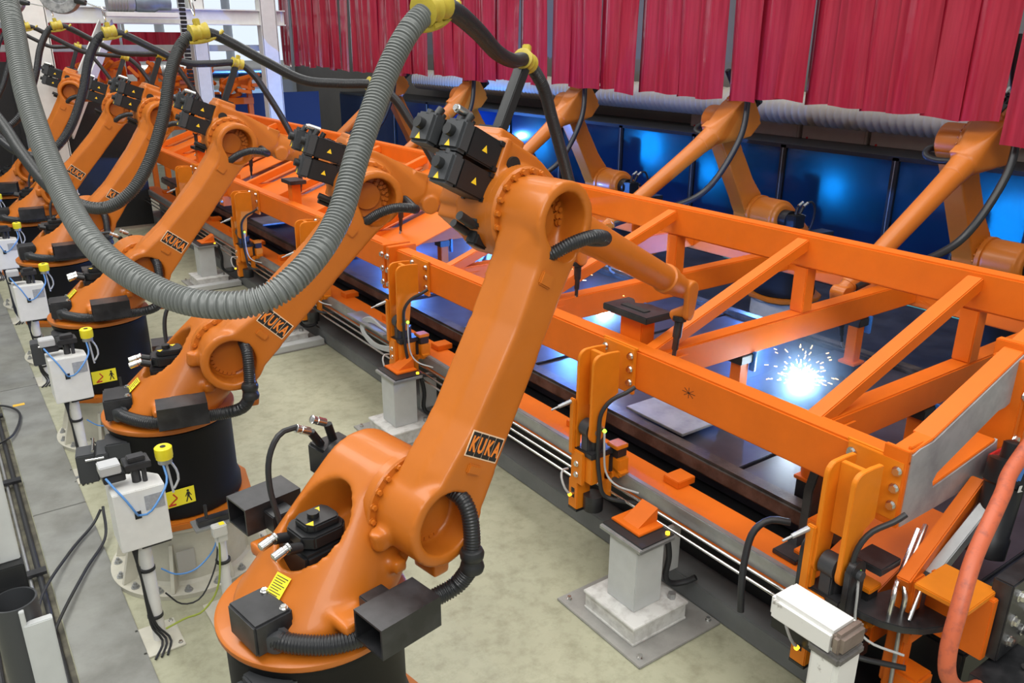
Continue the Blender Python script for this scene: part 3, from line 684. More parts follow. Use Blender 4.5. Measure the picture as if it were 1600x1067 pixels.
CM['sensor'] = build(lambda b: (cyl(b, (-.225, .09, -.07), (-.3, .12, -.10), .013, .011, n=14), cyl(b, (-.3, .12, -.10), (-.34, .135, -.116), .006, n=10)), GALV)
CM['gland'] = build(lambda b: cyl(b, (-.14, -.06, -.19), (-.15, -.11, -.20), .011, n=12), STEEL)
CM['gland2'] = build(lambda b: cyl(b, (-.225, .055, -.655), (-.25, .05, -.655), .012, n=12), STEEL)
CM['lamp'] = build(lambda b: cyl(b, (-.15, -.11, -.2), (-.152, -.122, -.202), .011, n=12), GREENL)
CM['lamp2'] = build(lambda b: cyl(b, (-.25, .05, -.655), (-.262, .048, -.655), .011, n=12), AMBER)
CM['cable'] = build(lambda b: tube(b, [(-.005, -.19, .06), (-.05, -.17, .03), (-.12, -.12, -.02), (-.17, -.1, -.1), (-.175, -.095, -.22), (-.17, -.09, -.38), (-.16, -.1, -.5), (-.15, -.12, -.6), (-.10, -.16, -.64), (-.02, -.32, -.62)], .0125, 10), RUBBER)
CM['air_tube'] = build(lambda b: tube(b, [(-.15, -.115, -.21), (-.16, -.13, -.3), (-.15, -.14, -.45), (-.12, -.2, -.52), (-.05, -.32, -.54)], .006, 8), GRTUBE)
CM['loop_tube'] = build(lambda b: tube(b, [(-.25, .05, -.655), (-.28, .06, -.62), (-.28, .1, -.56), (-.25, .13, -.53), (-.2, .14, -.54)], .007, 8), GRTUBE)
def make_clamp(label, y, light=False, full=True):
    c = thing('frame_clamp', label, 'clamp', (2.995, y, 1.13), 0, 'orange clamps along the near beam')
    for s in (-1, 1): put('cheek_plate', CM['cheek'], c, T(-.02, s*.062, .245) @ Matrix.Diagonal((1.18, 1.3, 1.2, 1)) @ T(0, 0, -.245))
    put('web', CM['web'], c); put('mounting_flange', CM['flange'], c, T(.055, 0, 0))
    for s in (-1, 1):
        for z in (.05, .13, .21): put_bolt(c, (.032, s*.105, z), (-1, 0, 0), .017, .02)
    put('rod_eye', CM['eye'], c, T(-.04, 0, -.07)); put('pivot_pin', CM['pin'], c, T(-.04, 0, -.07)); put('cylinder_neck', CM['neck'], c)
    put('body', CM['body'], c); sp_ = put('side_plate', CM['side_plate'], c)
    for z in (-.45, -.52): put_bolt(sp_, (-.225, .03, z), (-1, 0, 0), .014, .014)
    j = put('lower_jaw', CM['lower_jaw'], c); put('jaw_slot', CM['jaw_slot'], j); put('lower_block', CM['lower_block'], c)
    put('cover', CM['cover'], c); put('riser_plate', CM['riser'], c); put('bracket_foot', CM['bracket_foot'], c)
    put('black_cap', CM['cap'], c); put('cap_top', CM['cap_top'], c); put('probe', CM['sensor'], c); put('gland', CM['gland'], c); put('gland', CM['gland2'], c)
    put('air_tube', CM['air_tube'], c); put('loop_tube', CM['loop_tube'], c)
    put('cable', CM['cable'], c); put('indicator', CM['lamp'], c); put('indicator', CM['lamp2'], c)
    if light: put('indicator', build(lambda b: cyl(b, (-.2, -.02, -.60), (-.225, -.03, -.60), .018, n=14), VIOLET), c)
    return c
CL = [('orange clamp in front of the grey end plate at right', 1.63), ('orange clamp at the middle of the near beam, behind the white support stand', 3.23),
      ('orange clamp with a violet light, between the first and second robot arms', 5.56), ('orange clamp half hidden behind the second robot arm', 7.52),
      ('orange clamp between the second and third robot arms', 9.49), ('farthest orange clamp, left of the third robot arm', 11.95)]
for k, (l, y) in enumerate(CL): make_clamp(l, y, k == 2)
# ------------------------------------------------------------------ support stands
def stand(label, y):
    s = thing('support_stand', label, 'stand', (2.72, y, 0), 0, 'grey white support stands along the line')
    put('floor_plate', build(lambda b: box(b, (-.26, -.33, 0), (.345, .35, .014), bev=.003), mat('floor_plate_grey', (.36, .355, .33), .5, .2, var=.25, scale=8)), s)
    put('footing', build(lambda b: (box(b, (-.185, -.20, .014), (.21, .20, .03), bev=.003), box(b, (-.18, -.195, .03), (.205, .195, .115)), box(b, (-.19, -.205, .115), (.215, .205, .132), bev=.003)), mat('dirty_white_paint', (.66, .66, .63), .55, col2=(.36, .345, .32), thr=(.25, .55), scale=11)), s)
    put('column', build(lambda b: box(b, (-.10, -.105, .132), (.098, .11, .515), bev=.004), GREYW), s)
    put('cap_plate', build(lambda b: box(b, (-.115, -.14, .515), (.14, .18, .54), bev=.004), GALV), s)
    put('rubber_mat', build(lambda b: box(b, (-.095, -.13, .54), (.14, .175, .548)), BLACKP), s)
    put('wedge', build(lambda b: (box(b, (-.04, -.05, .548), (.14, .17, .562), bev=.003), hull(b, [(-.0, y_, .562) for y_ in (.0, .12)]+[(.14, y_, .562) for y_ in (.0, .12)]+[(.14, y_, .64) for y_ in (.0, .12)])), FRAME), s)
    put('nut', build(lambda b: (cyl(b, (.16, -.13, .132), (.16, -.13, .165), .022, n=6),), GALV), s)
    put('indicator', build(lambda b: cyl(b, (.11, -.11, .548), (.11, -.11, .56), .012, n=12), AMBER), s)
    for x in (-.21, .30):
        for yy in (-.28, .30): put_bolt(s, (x, yy, .014), (0, 0, 1), .012, .022, 'anchor_bolt')
    c = put('cable', build(lambda b: tube(b, [(.17, -.05, .5), (.19, -.06, .35), (.185, -.05, .22), (.22, -.06, .16), (.3, -.1, .16), (.34, -.14, .2)], .017, 10), RUBBER), s)
    put('bracket_plate', build(lambda b: (box(b, (.19, .0, .18), (.34, .02, .48), bev=.003),), GREYW), s)
    return s
stand('nearest pale grey support stand on a bolted floor plate', 2.68); stand('second support stand, below the clamp with the violet light', 5.40)
stand('third support stand, seen under the second robot arm', 8.05); stand('fourth support stand, seen left of the third robot arm', 10.75)
for k, (y, x0) in enumerate(((10.55, 1.98), (7.86, 2.35))):
    tag(put('floor_rail', build(lambda b: box(b, (x0, y-.13, 0), (3.05, y+.0, .07), bev=.004), GREYW)), ['low grey rail on the floor reaching from the line towards the third robot', 'low grey rail on the floor beside the third support stand'][k], 'floor rail', 'grey floor rails')
# cable bundle on the base beam
cb = thing('cable_bundle', 'bundle of grey cables looping beneath the base beam beside the violet light', 'cables', (2.93, 6.1, .5))
for k in range(4):
    part_w('cable', lambda b: tube(b, [(2.96, 5.75, .60-.012*k), (2.93, 5.95, .545-.012*k), (2.92, 6.2+.02*k, .50-.01*k), (2.92, 6.42+.02*k, .54), (2.94, 6.46+.015*k, .60+.01*k), (2.955, 6.35, .66+.012*k), (2.96, 6.15, .66), (2.96, 6.0, .65)], .011, 8), GRTUBE, cb)
part_w('tray_plate', lambda b: box(b, (2.9, 6.02, .63), (3.05, 6.75, .64)), GALV, cb)

# ------------------------------------------------------------------ end station at the right
ls = thing('white_guard_post', 'chipped white square tube post with an arm, right foreground', 'guard post', (2.62, 1.45, 0))
part_w('upright', lambda b: box(b, (2.535, 1.37, 0), (2.705, 1.50, .715), bev=.018), WHITED, ls)
part_w('arm', lambda b: box(b, (2.535, 1.40, .715), (2.705, 1.71, .80+.03), bev=.018), WHITED, ls)
part_w('weld_seam', lambda b: box(b, (2.53, 1.362, .690), (2.71, 1.51, .735), bev=.012), mat('bare_weld_grey', (.24, .23, .22), .5, .4, var=.4, scale=30), ls)
part_w('end_cap', lambda b: box(b, (2.533, 1.366, .735), (2.707, 1.42, .833), bev=.018), mat('worn_brown_steel', (.34, .28, .24), .4, .5, var=.3, scale=12), ls)
# lower pivot of the right hand clamp
pv = thing('pivot_fork', 'black forked pivot under the right hand clamp', 'pivot', (2.86, 1.8, .5))
for yy in (1.54, 1.76):
    part_w('fork_cheek', lambda b: prism(b, [(2.78, .55), (2.78, .90)]+[(2.835+.055*math.cos(R(180-30*k)), .93+.055*math.sin(R(180-30*k))) for k in range(7)]+[(2.89, .62), (2.97, .60), (2.97, .55)], .03, yz(yy), .003), BLACKS, pv)
part_w('pivot_cap', lambda b: cyl(b, (2.835, 1.49, .92), (2.835, 1.52, .92), .022, n=18), GREYP, pv)
part_w('rest_plate', lambda b: (box(b, (2.92, 1.46, .90), (3.07, 1.60, .935), bev=.004),), BLACKS, pv)
part_w('base_block', lambda b: box(b, (2.76, 1.48, .47), (2.97, 1.84, .56), bev=.006), BLACK, pv)
pc = thing('pivot_cable', 'thick black cable arching over the base beam to the white post', 'cable', (2.9, 1.95, .6))
part_w('cable', lambda b: tube(b, [(3.02, 1.98, .86), (2.95, 2.05, .86), (2.88, 2.08, .80), (2.83, 2.07, .68), (2.80, 2.05, .55), (2.79, 2.03, .42)], .017, 12), RUBBER, pc)
bp = thing('black_latch_plate', 'black plate hinge standing on the base beam next to the right hand clamp', 'hinge', (3.2, 2.05, .6))
part_w('plate', lambda b: prism(b, [(3.20, .60), (3.28, .60), (3.34, .95), (3.34, 1.10), (3.26, 1.12), (3.20, .95)], .05, yz(2.05), .004), BLACKS, bp)
part_w('foot', lambda b: box(b, (3.08, 1.96, .60), (3.26, 2.10, .625), bev=.004), BLACKS, bp)
part_w('orange_block', lambda b: box(b, (3.06, 1.86, .72), (3.2, 1.92, .90), bev=.004), FRAME, bp)
# rotating end head
hd = thing('end_head', 'orange and black end head of the line at bottom right, with bolted black side plate', 'machine head', (3.2, 1.2, .4))
part_w('sector_plate', lambda b: prism(b, [(0, 0)]+[(.27*math.cos(R(165+18*k)), .27*math.sin(R(165+18*k))) for k in range(11)], .035, T(3.13, 1.50, .70), .004), BLACKS, hd)
part_w('floor_disc', lambda b: lathe(b, [(.1, .02), (.36, .02), (.38, .03), (.38, .06), (.1, .07)], (3.2, 1.42, .14), (0, 0, 1), 40), BLACK, hd)
part_w('lever', lambda b: bar(b, (3.0, 1.40, .86), (3.62, 1.45, 1.12), .06, .09, (0, 0, 1), .006), FRAME, hd)
part_w('lever_leg', lambda b: (box(b, (3.02, 1.36, .34), (3.10, 1.44, .90), bev=.006),), FRAME, hd)
part_w('counter_block', lambda b: box(b, (3.0, 1.26, .32), (3.13, 1.42, .45), bev=.012), FRAME, hd)
part_w('sloped_plate', lambda b: prism(b, [(3.05, .60), (3.62, .60), (3.75, .78), (3.70, .86), (3.40, .80), (3.05, .68)], .3, yz(1.85), .004), FRAME, hd)
part_w('damper', lambda b: (bar(b, (3.12, 1.36, .86), (3.62, 1.36, 1.12), .05, .06, (0, 0, 1), .004),), GALV, hd)
part_w('damper_end', lambda b: (bar(b, (3.08, 1.36, .84), (3.14, 1.36, .87), .06, .07, (0, 0, 1), .004),), BLACKP, hd)
part_w('damper_rod', lambda b: cyl(b, (3.08, 1.36, .845), (2.98, 1.34, .735), .009, n=10), STEEL, hd)
for k in range(2):
    part_w('bent_handle', lambda b: tube(b, [(2.93+.06*k, 1.40-.02*k, .735), (2.935+.06*k, 1.40-.02*k, .82), (2.96+.06*k, 1.41, .865), (3.05+.06*k, 1.44, .90), (3.25+.06*k, 1.50, .99)], .011, 10, .02), STEEL, hd)
    part_w('link_rod', lambda b: cyl(b, (2.98+.07*k, 1.36, .30), (3.0+.07*k, 1.38, .70), .009, n=10), GALV, hd)
part_w('bracket_top', lambda b: box(b, (2.96, 1.12, .905), (3.20, 1.34, .93), bev=.004), CLAMPO, hd)
part_w('bracket_web', lambda b: (box(b, (3.13, 1.10, .62), (3.17, 1.36, .91), bev=.004), box(b, (3.0, 1.33, .60), (3.17, 1.36, .66), bev=.004)), FRAME, hd)
part_w('side_plate', lambda b: box(b, (3.175, 1.06, .62), (4.3, 1.14, .99), bev=.006), BLACKS, hd)
for x in (3.24, 3.36):
    for z in (.70, .80, .92): put_bolt(hd, Vector((x, 1.06, z))-hd.location, (0, -1, 0), .019, .022)
part_w('corner_plate', lambda b: box(b, (3.05, 0.92, .56), (3.4, 1.10, .60), bev=.004), BLACKS, hd)
for k in range(2):
    part_w('steel_shaft', lambda b: cyl(b, (3.25, .98-.05*k, .62), (4.4, .98-.05*k, .62), .014, n=12), STEEL, hd)
ac = thing('black_actuator', 'black cylindrical actuator with blue caps leaning behind the orange hose', 'actuator', (3.5, 1.35, .9))
part_w('barrel', lambda b: lathe(b, [(.06, 0), (.085, .01), (.085, .10), (.078, .11), (.078, .33), (.088, .34), (.088, .44), (.05, .45), (.05, .52), (.03, .53)], (3.50, 1.32, .86), (.28, .05, .95), 32), BLACK, ac)
part_w('name_plate', lambda b: (box(b, (-.045, -.001, -.015), (.045, .001, .015), T(3.585, 1.258, 1.20) @ RY(R(12)))), WHITE, ac)
part_w('blue_cap', lambda b: box(b, (-.035, -.014, -.05), (.035, .014, .05), T(3.555, 1.28, 1.29) @ RY(R(25)), bev=.006), BLUEP, ac)
part_w('chain', lambda b: tube(b, [(3.62, 1.25, 1.40), (3.66, 1.23, 1.35), (3.72, 1.22, 1.31), (3.78, 1.22, 1.24)], .012, 8), STEEL, ac)
rh = put('orange_hose', build(lambda b: tube(b, [(3.72, 1.30, 1.42), (3.45, 1.27, 1.32), (3.33, 1.235, 1.28), (3.185, 1.20, 1.23), (3.0, 1.16, 1.13), (2.87, 1.12, .98), (2.81, 1.10, .83), (2.82, 1.08, .71), (2.94, 1.06, .60), (3.13, 1.05, .55), (3.32, 1.03, .54), (3.42, 1.0, .58)], .032, 16, .02), REDH))
tag(rh, 'worn orange rubber hose looping down at the right edge', 'hose')
put('hose_fitting', build(lambda b: cyl(b, (3.42, 1.0, .58), (3.50, .97, .615), .024, n=14), STEEL), rh)
# ------------------------------------------------------------------ hoses with yellow clamps
HC = {}
HC['shell'] = build(lambda b: lathe(b, [(.028, -.045), (.040, -.042), (.036, -.025), (.034, -.01), (.039, 0), (.034, .01), (.036, .025), (.040, .042), (.028, .045)], n=20), YCLAMP)
HC['lug'] = build(lambda b: box(b, (.030, -.016, -.014), (.062, .016, .014), bev=.004), YCLAMP)
HC['lug2'] = build(lambda b: box(b, (-.05, -.012, -.022), (-.032, .012, .022), bev=.003), YCLAMP)
HC['saddle'] = build(lambda b: tube(b, [(-.040, 0, -.06), (-.046, 0, -.02), (-.046, 0, .03), (-.034, 0, .08), (-.012, 0, .12)], .009, 10, .01), YCLAMP)
HC['ring'] = build(lambda b: tube(b, [(.075, 0, 0), (.10, .018, 0), (.14, .018, 0), (.16, 0, 0), (.14, -.018, 0), (.10, -.018, 0), (.075, 0, 0)], .004, 8, .008), STEEL)
def frame_z(d, upv):
    d = Vector(d).normalized(); x = (Vector(upv)-d*Vector(upv).dot(d)).normalized(); y = d.cross(x)
    return Matrix((x, y, d)).transposed().to_4x4()
def hose(label, pts, clamps, r=.029, pitch=.0092, material=HOSE, n=20):
    """clamps: list of (index in pts, kind)"""
    o = thing('cable_hose', label, 'hose', pts[0], 0, 'corrugated cable hoses of the robots')
    P0 = Vector(pts[0]); P = [Vector(p)-P0 for p in pts]
    c0 = clamps[0][0]
    put('corrugated_sleeve', build(lambda b: tube(b, P[:c0+1], r, n, corr=(pitch, min(.0045, pitch*.48))), material, 62), o)
    put('black_sleeve', build(lambda b: tube(b, P[c0:], r-.003, n, corr=(pitch*.7, .002)), HOSEB, 62), o)
    for i, k in clamps:
        d = P[i+1]-P[i-1]; m_ = frame_z(d, (0, 0, 1)); m_.translation = P[i]
        c = put('clamp', HC['shell'], o, m_); put('clamp_lug', HC['lug'], c); put('clamp_lug', HC['lug2'], c)
        if k == 'hang': put('saddle', HC['saddle'], c); put('carabiner', HC['ring'], c)
    return o
def fr(i, x, y, z, frames=None): return tuple((frames or FRAMES)[i] @ Vector((x, y, z)))
tip = lambda i, f=None: fr(i, -.07, .03, .585, f)
H1 = [(.26, 3.22, 3.33), (.28, 2.91, 3.11), (.25, 2.56, 2.86), (.25, 2.22, 2.67), (.27, 1.95, 2.57), (.34, 1.75, 2.515), (.41, 1.64, 2.50), (.5, 1.58, 2.51), (.6, 1.59, 2.56), (.71, 1.66, 2.64), (.81, 1.75, 2.77), (.94, 1.85, 2.93), (1.03, 1.89, 3.03), (1.11, 1.92, 3.08), (1.2, 1.97, 3.075)]
t1 = Vector(tip(0)); h0 = Vector(H1[-1])
def tail(i, f=None, sag=0.0):
    a = Vector(tip(i, f))
    return [tuple(a), fr(i, .07, .04, .55, f), fr(i, .20, .05, .46, f), fr(i, .36, .05, .33, f), fr(i, .50, .04, .20, f), fr(i, .60, .02, .12, f)]
mid = [tuple(h0.lerp(t1, k)+Vector((0, 0, dz))) for k, dz in ((.25, -.01), (.5, -.035), (.75, -.03))]
hose('thick grey corrugated hose hanging in a big loop before the nearest robots', H1+mid+tail(0), [(13, 'hang'), (18, 'post')])
H2 = [(.26, 5.73, 2.81), (.36, 5.17, 2.6), (.4, 4.82, 2.47), (.46, 4.53, 2.34), (.54, 4.31, 2.28), (.64, 4.18, 2.27), (.75, 4.13, 2.34), (.86, 4.17, 2.47), (.97, 4.25, 2.67), (1.05, 4.34, 2.86), (1.14, 4.41, 2.99), (1.22, 4.40, 3.04), (1.32, 4.42, 3.02)]
HL = ['grey hose of the second robot looping down beside the third and fourth arms', 'black hose of the third robot, hung from a round balancer by a yellow clamp', 'black hose of the fourth robot at the upper left', 'black hose of the fifth robot at the upper left edge', 'black hose of the sixth robot at the far upper left']
off = [(0, 0, 0), (.0, DY*1.02, .02), (-.03, DY*2.02, .10), (-.05, DY*3, .12), (0, DY*4, .1)]
for i in range(1, 6):
    dx, dy, dz = off[i-1]
    pts = [(x+dx, y+dy, z+dz*(z-2.2)) for x, y, z in H2]
    a = Vector(pts[-1]); t_ = Vector(tip(i))
    mids = [tuple(a.lerp(t_, k)+Vector((0, 0, s))) for k, s in ((.25, -.05), (.5, -.09), (.75, -.05))]
    hose(HL[i-1], pts+mids+tail(i), [(11, 'hang'), (16, 'post')], material=(HOSEB if i > 1 else mat('dark_grey_hose', (.035, .037, .036), .4)), n=14 if i < 3 else 10, pitch=.0095 if i < 3 else .014)
# far robots: plain black cable loops
for i in range(5):
    f = FARF[i]
    g = lambda x, y, z: tuple(f @ Vector((x, y, z)))
    o = put('cable_hose', build(lambda b: tube(b, [g(-.42, .05, .70), g(-.23, .10, .45), g(-.02, .22, .25), g(.30, .30, .02), g(.8, .24, -.20), g(1.25, .16, -.12), g(1.6, .08, .02), g(1.78, .05, .08)], .03, 12, .03), HOSEB))
    tag(o, 'dark hose sagging below the forearm of the %s robot behind the frame' % ['rightmost', 'second', 'third', 'fourth', 'farthest'][i], 'hose', 'hoses of the robots behind the frame')
# balancers and suspension cables
def balancer(label, c, r, hook):
    o = thing('spring_balancer', label, 'balancer', c)
    put('drum', build(lambda b: lathe(b, [(.02, -.05), (r, -.05), (r*1.04, -.04), (r*1.04, .04), (r, .05), (r*.55, .052), (r*.5, .045), (.02, .045)], (0, 0, 0), (-.35, -.93, 0), 40), mat('balancer_grey', (.17, .175, .18), .5, .2, col2=(.36, .36, .36), thr=(.4, .6), scale=25)), o)
    d = Vector(hook)-Vector(c); s = d.normalized()*r
    put('cable', build(lambda b: cyl(b, s, d, .0045, n=8), STEEL), o)
    put('nozzle', build(lambda b: cyl(b, s*.95, s*1.5, .03, .018, n=14), BLACKP), o)
    put('hanger', build(lambda b: cyl(b, (0, 0, r*.9), (0, 0, 2.2), .012, n=8), STEEL), o)
hk = [(H2[11][0]+d[0], H2[11][1]+d[1], H2[11][2]+d[2]*.84+.14) for d in off]
balancer('round grey spring balancer at the top edge, above the third hose', (.98, 6.8, 3.30), .125, hk[1])
balancer('round grey spring balancer in the top left corner', (.88, 9.0, 3.34), .125, hk[2])
for k, h in enumerate(((1.11, 1.92, 3.22), hk[0])):
    o = put('suspension_cable', build(lambda b: (cyl(b, h, (h[0]-.12, h[1]+.05, h[2]+1.6), .0045, n=8), cyl(b, (h[0]-.01, h[1], h[2]+.07), (h[0]-.03, h[1]+.01, h[2]+.20), .014, n=10)), RUBBER)); tag(o, ['thin cable holding the clamp of the nearest hose', 'thin cable with a hook holding the second hose'][k], 'cable', 'suspension cables')

# ------------------------------------------------------------------ torch cleaning stations
SM = {}
SM['plate'] = build(lambda b: box(b, (-.115, -.13, 0), (.10, .13, .01), bev=.002), CREAM)
SM['post'] = build(lambda b: cyl(b, (0, 0, .01), (0, 0, .64), .033, n=24), WHITE)
SM['strap'] = build(lambda b: lathe(b, [(.034, -.008), (.04, -.007), (.04, .007), (.034, .008)], n=20), RUBBER)
def _sbox(b):
    prism(b, [(-.115, 0), (.11, 0), (.11, .24), (-.02, .29), (-.115, .29)], .20, T(0, .1, .62) @ RX(R(90)), .004)
def _sbox2(b):
    prism(b, [(-.11, -.10), (.125, -.10), (.125, .02), (.06, .10), (-.11, .10)], .32, T(0, 0, .63), .004)
SM['box'] = build(_sbox2, WHITE)
SM['lid'] = build(lambda b: prism(b, [(-.113, -.103), (.0, -.103), (.0, .10), (-.113, .103)], .32, T(0, 0, .6335), .004), WHITE)
SM['under'] = build(lambda b: box(b, (-.02, -.08, .612), (.12, .07, .63)), BLACKP)
SM['label'] = build(lambda b: box(b, (.025, -.1022, .83), (.115, -.1, .91)), mat('grey_label', (.42, .43, .45), .5, var=.3, scale=60))
SM['port'] = build(lambda b: box(b, (-.03, -.106, .80), (.0, -.1, .84)), INK)
SM['mech'] = build(lambda b: (cyl(b, (.02, 0, .95), (.02, 0, 1.03), .022, n=16), cyl(b, (.055, -.02, .95), (.055, -.02, 1.05), .012, n=12), box(b, (-.03, -.05, 1.03), (.09, .06, 1.065), bev=.004), box(b, (-.01, -.03, 1.065), (.07, .03, 1.09), bev=.004), box(b, (-.13, -.04, .99), (-.03, .05, 1.03), bev=.004)), BLACKS)
SM['valve'] = build(lambda b: (box(b, (-.14, -.045, 1.035), (-.045, .045, 1.085), bev=.005),), mat('silver_valve', (.62, .63, .64), .35, .4))
SM['cap'] = build(lambda b: lathe(b, [(.012, .062), (.035, .064), (.042, .058), (.042, .012), (.04, .008), (.04, 0), (.01, 0)], (.155, -.04, 1.055), (0, 0, 1), 28), YELLOW)
SM['cap_hole'] = build(lambda b: cyl(b, (.155, -.04, 1.114), (.155, -.04, 1.1195), .014, n=16), INK)
SM['cap_base'] = build(lambda b: cyl(b, (.155, -.04, 1.03), (.155, -.04, 1.055), .034, n=20), GALV)
SM['bluetube'] = build(lambda b: tube(b, [(-.12, -.05, 1.03), (-.09, -.1, .98), (-.06, -.13, .93), (-.03, -.14, .86), (-.015, -.11, .82)], .0055, 8), BLUET)
SM['bluetube2'] = build(lambda b: (tube(b, [(.14, -.06, 1.03), (.14, -.10, .96), (.09, -.14, .90), (.03, -.15, .84), (-.01, -.11, .82)], .0055, 8)), BLUET)
SM['greytube'] = build(lambda b: tube(b, [(.16, -.03, 1.03), (.165, -.04, .95), (.17, -.05, .86)], .006, 8), GRTUBE)
SM['greytube2'] = build(lambda b: (tube(b, [(.175, -.03, 1.03), (.20, -.035, .98), (.205, -.04, .92), (.175, -.05, .88)], .006, 8)), GRTUBE)
for k in range(3): SM['cable%d' % k] = build(lambda b: tube(b, [(-.06+.015*k, -.02, .62), (-.05, -.04, .52), (-.042, -.03, .42), (-.04+.004*k, -.035, .25), (-.035+.012*k, -.045, .12), (.0+.02*k, -.07, .03), (-.06+.03*k, -.16, .008)], .006, 8), RUBBER)
SM['drape'] = build(lambda b: (tube(b, [(.03, -.03, .45), (.10, -.02, .38), (.2, .0, .36), (.30, .02, .42), (.34, .03, .50)], .0045, 8),), BLUET)
SM['drape2'] = build(lambda b: (tube(b, [(.03, -.03, .30), (.10, -.03, .2), (.2, -.03, .2), (.30, .0, .34), (.34, .03, .50)], .0045, 8),), RUBBER)
SM['drape3'] = build(lambda b: (tube(b, [(.0, -.05, .10), (.1, -.05, .12), (.2, -.04, .12), (.30, -.02, .24), (.35, .02, .55)], .0055, 8),), GYT)
SM['gpost'] = build(lambda b: cyl(b, (0, 0, .01), (0, 0, .52), .028, n=20), WHITE)
SM['ghead'] = build(lambda b: (box(b, (-.12, -.02, .56), (.14, .10, .575), bev=.002),), GALV)
SM['gbar'] = build(lambda b: (box(b, (-.10, .0, .575), (.10, .05, .61), bev=.003), cyl(b, (-.05, .02, .61), (-.05, .02, .69), .009, n=10), cyl(b, (.11, .02, .575), (.11, .02, .66), .013, n=10), cyl(b, (.14, .09, .575), (.14, .09, .67), .013, n=10), box(b, (.09, .0, .575), (.16, .1, .60), bev=.003)), BLACKS)
SM['gsensor'] = build(lambda b: (box(b, (-.045, -.06, .52), (.03, -.01, .585), bev=.005), box(b, (-.02, -.05, .48), (.03, .0, .53), bev=.004)), mat('pale_sensor', (.68, .68, .64), .4, .2))
SM['gtag'] = build(lambda b: box(b, (-.005, -.05, .5855), (.022, -.02, .5875)), STICK)
for k in range(6):
    y = 3.97+DY*k
    o_ = ['nearest', 'second', 'third', 'fourth', 'fifth', 'sixth'][k]
    s = thing('torch_cleaning_station', 'white torch cleaning box with yellow cap on a white post, %s from the camera' % o_, 'torch cleaner', (.525, y+.02, 0), 0, 'torch cleaning stations between the robots')
    put('base_plate', SM['plate'], s); put('post', SM['post'], s); bx_ = put('housing', SM['box'], s); put('side_door', SM['lid'], s); put('underside', SM['under'], s)
    put('rating_label', SM['label'], bx_); put('port', SM['port'], bx_); put('cutter', SM['mech'], s); put('valve', SM['valve'], s)
    cp = put('yellow_cap', SM['cap'], s); put('cap_hole', SM['cap_hole'], cp); put('cap_base', SM['cap_base'], cp)
    put('blue_tube', SM['bluetube'], s); put('blue_tube', SM['bluetube2'], s); put('grey_tube', SM['greytube'], s); put('grey_tube', SM['greytube2'], s)
    for q in range(3): put('cable', SM['cable%d' % q], s)
    for z in (.16, .45): put('cable_strap', SM['strap'], s, T(-.004, -.004, z))
    for x in (-.095, .08):
        for yy in (-.105, .105): put_bolt(s, (x, yy, .01), (0, 0, 1), .009, .012, 'anchor_bolt')
    if k < 4:
        g = thing('torch_gauge_post', 'thin white post with a black torch gauge, %s from the camera' % o_, 'gauge post', (.90, 4.0+DY*k, 0), 0, 'torch gauge posts between the robots')
        put('base_plate', SM['plate'], g); put('post', SM['gpost'], g); put('gauge_plate', SM['ghead'], g); put('gauge_bar', SM['gbar'], g)
        se = put('sensor', SM['gsensor'], g); put('yellow_tag', SM['gtag'], se); put('cable_strap', SM['strap'], g, T(0, 0, .34)); 
        for nm, mm in (('blue_tube', 'drape'), ('black_cable', 'drape2'), ('earth_wire', 'drape3')):
            put(nm, SM[mm], g, T(-.35, -.03, 0))
    if k < 3:
        w_ = thing('warning_sign', 'yellow warning plate with a black figure on the drum of the %s robot' % ['second', 'third', 'fourth'][k], 'sign', (X0-.085, Y1+DY*(k+1)-.345, .60), 0, 'yellow warning plates')
        put('plate', build(lambda b: box(b, (-.085, 0, -.05), (.085, .003, .05)), STICK), w_)
        put('figure', build(lambda b: (cyl(b, (.05, -.001, .03), (.05, .001, .03), .007, n=10), box(b, (.043, -.001, -.005), (.057, .001, .022)), bar(b, (.048, 0, -.005), (.036, 0, -.038), .001, .007, (1, 0, 0)), bar(b, (.052, 0, -.005), (.064, 0, -.038), .001, .007, (1, 0, 0)), bar(b, (.045, 0, .018), (.034, 0, -.004), .001, .005, (1, 0, 0)), bar(b, (.055, 0, .018), (.066, 0, -.004), .001, .005, (1, 0, 0))), INK), w_)
        put('symbol', build(lambda b: (bar(b, (-.05, 0, -.03), (-.01, 0, .0), .001, .009, (1, 0, 0)), bar(b, (-.01, 0, .0), (-.03, 0, .03), .001, .008, (1, 0, 0)), box(b, (-.06, -.001, -.042), (-.02, .001, -.03))), mat('red_print', (.6, .05, .02), .5)), w_)
# ------------------------------------------------------------------ walkway plates, cable trench, left edge posts
wk = thing('walkway', 'row of grey steel plates covering the cable duct at left', 'walkway', (.28, 8, 0))
y = 1.6
for k in range(7):
    L = 2.5 if k else 1.6
    part_w('cover_plate', lambda b: box(b, (.12, y, .0), (.44, y+L-.008, .022), bev=.003), PLATE, wk)
    y += L
for k, yy in enumerate((4.6, 6.1)):
    tag(put('floor_clip', build(lambda b: box(b, (.44, yy, 0), (.485, yy+.03, .018), bev=.003), GALV)), ['small steel clip beside the walkway, nearer one', 'small steel clip beside the walkway, farther one'][k], 'clip', 'floor clips')
tag(put('yellow_marker', build(lambda b: box(b, (.20, 7.75, .022), (.29, 7.80, .0235)), mat('orange_yellow_tape', (.75, .45, .05), .6))), 'small orange-yellow sticker on the walkway plate', 'marker')
tr = thing('cable_trench', 'dark trench full of cables and pipes left of the walkway', 'cable trench', (-.05, 8, 0))
part_w('trench_bed', lambda b: box(b, (-.35, 1.5, .0), (.115, 19, .006)), mat('dark_grimy_bed', (.055, .05, .035), .6, col2=(.13, .12, .08), thr=(.4, .6), scale=8), tr)
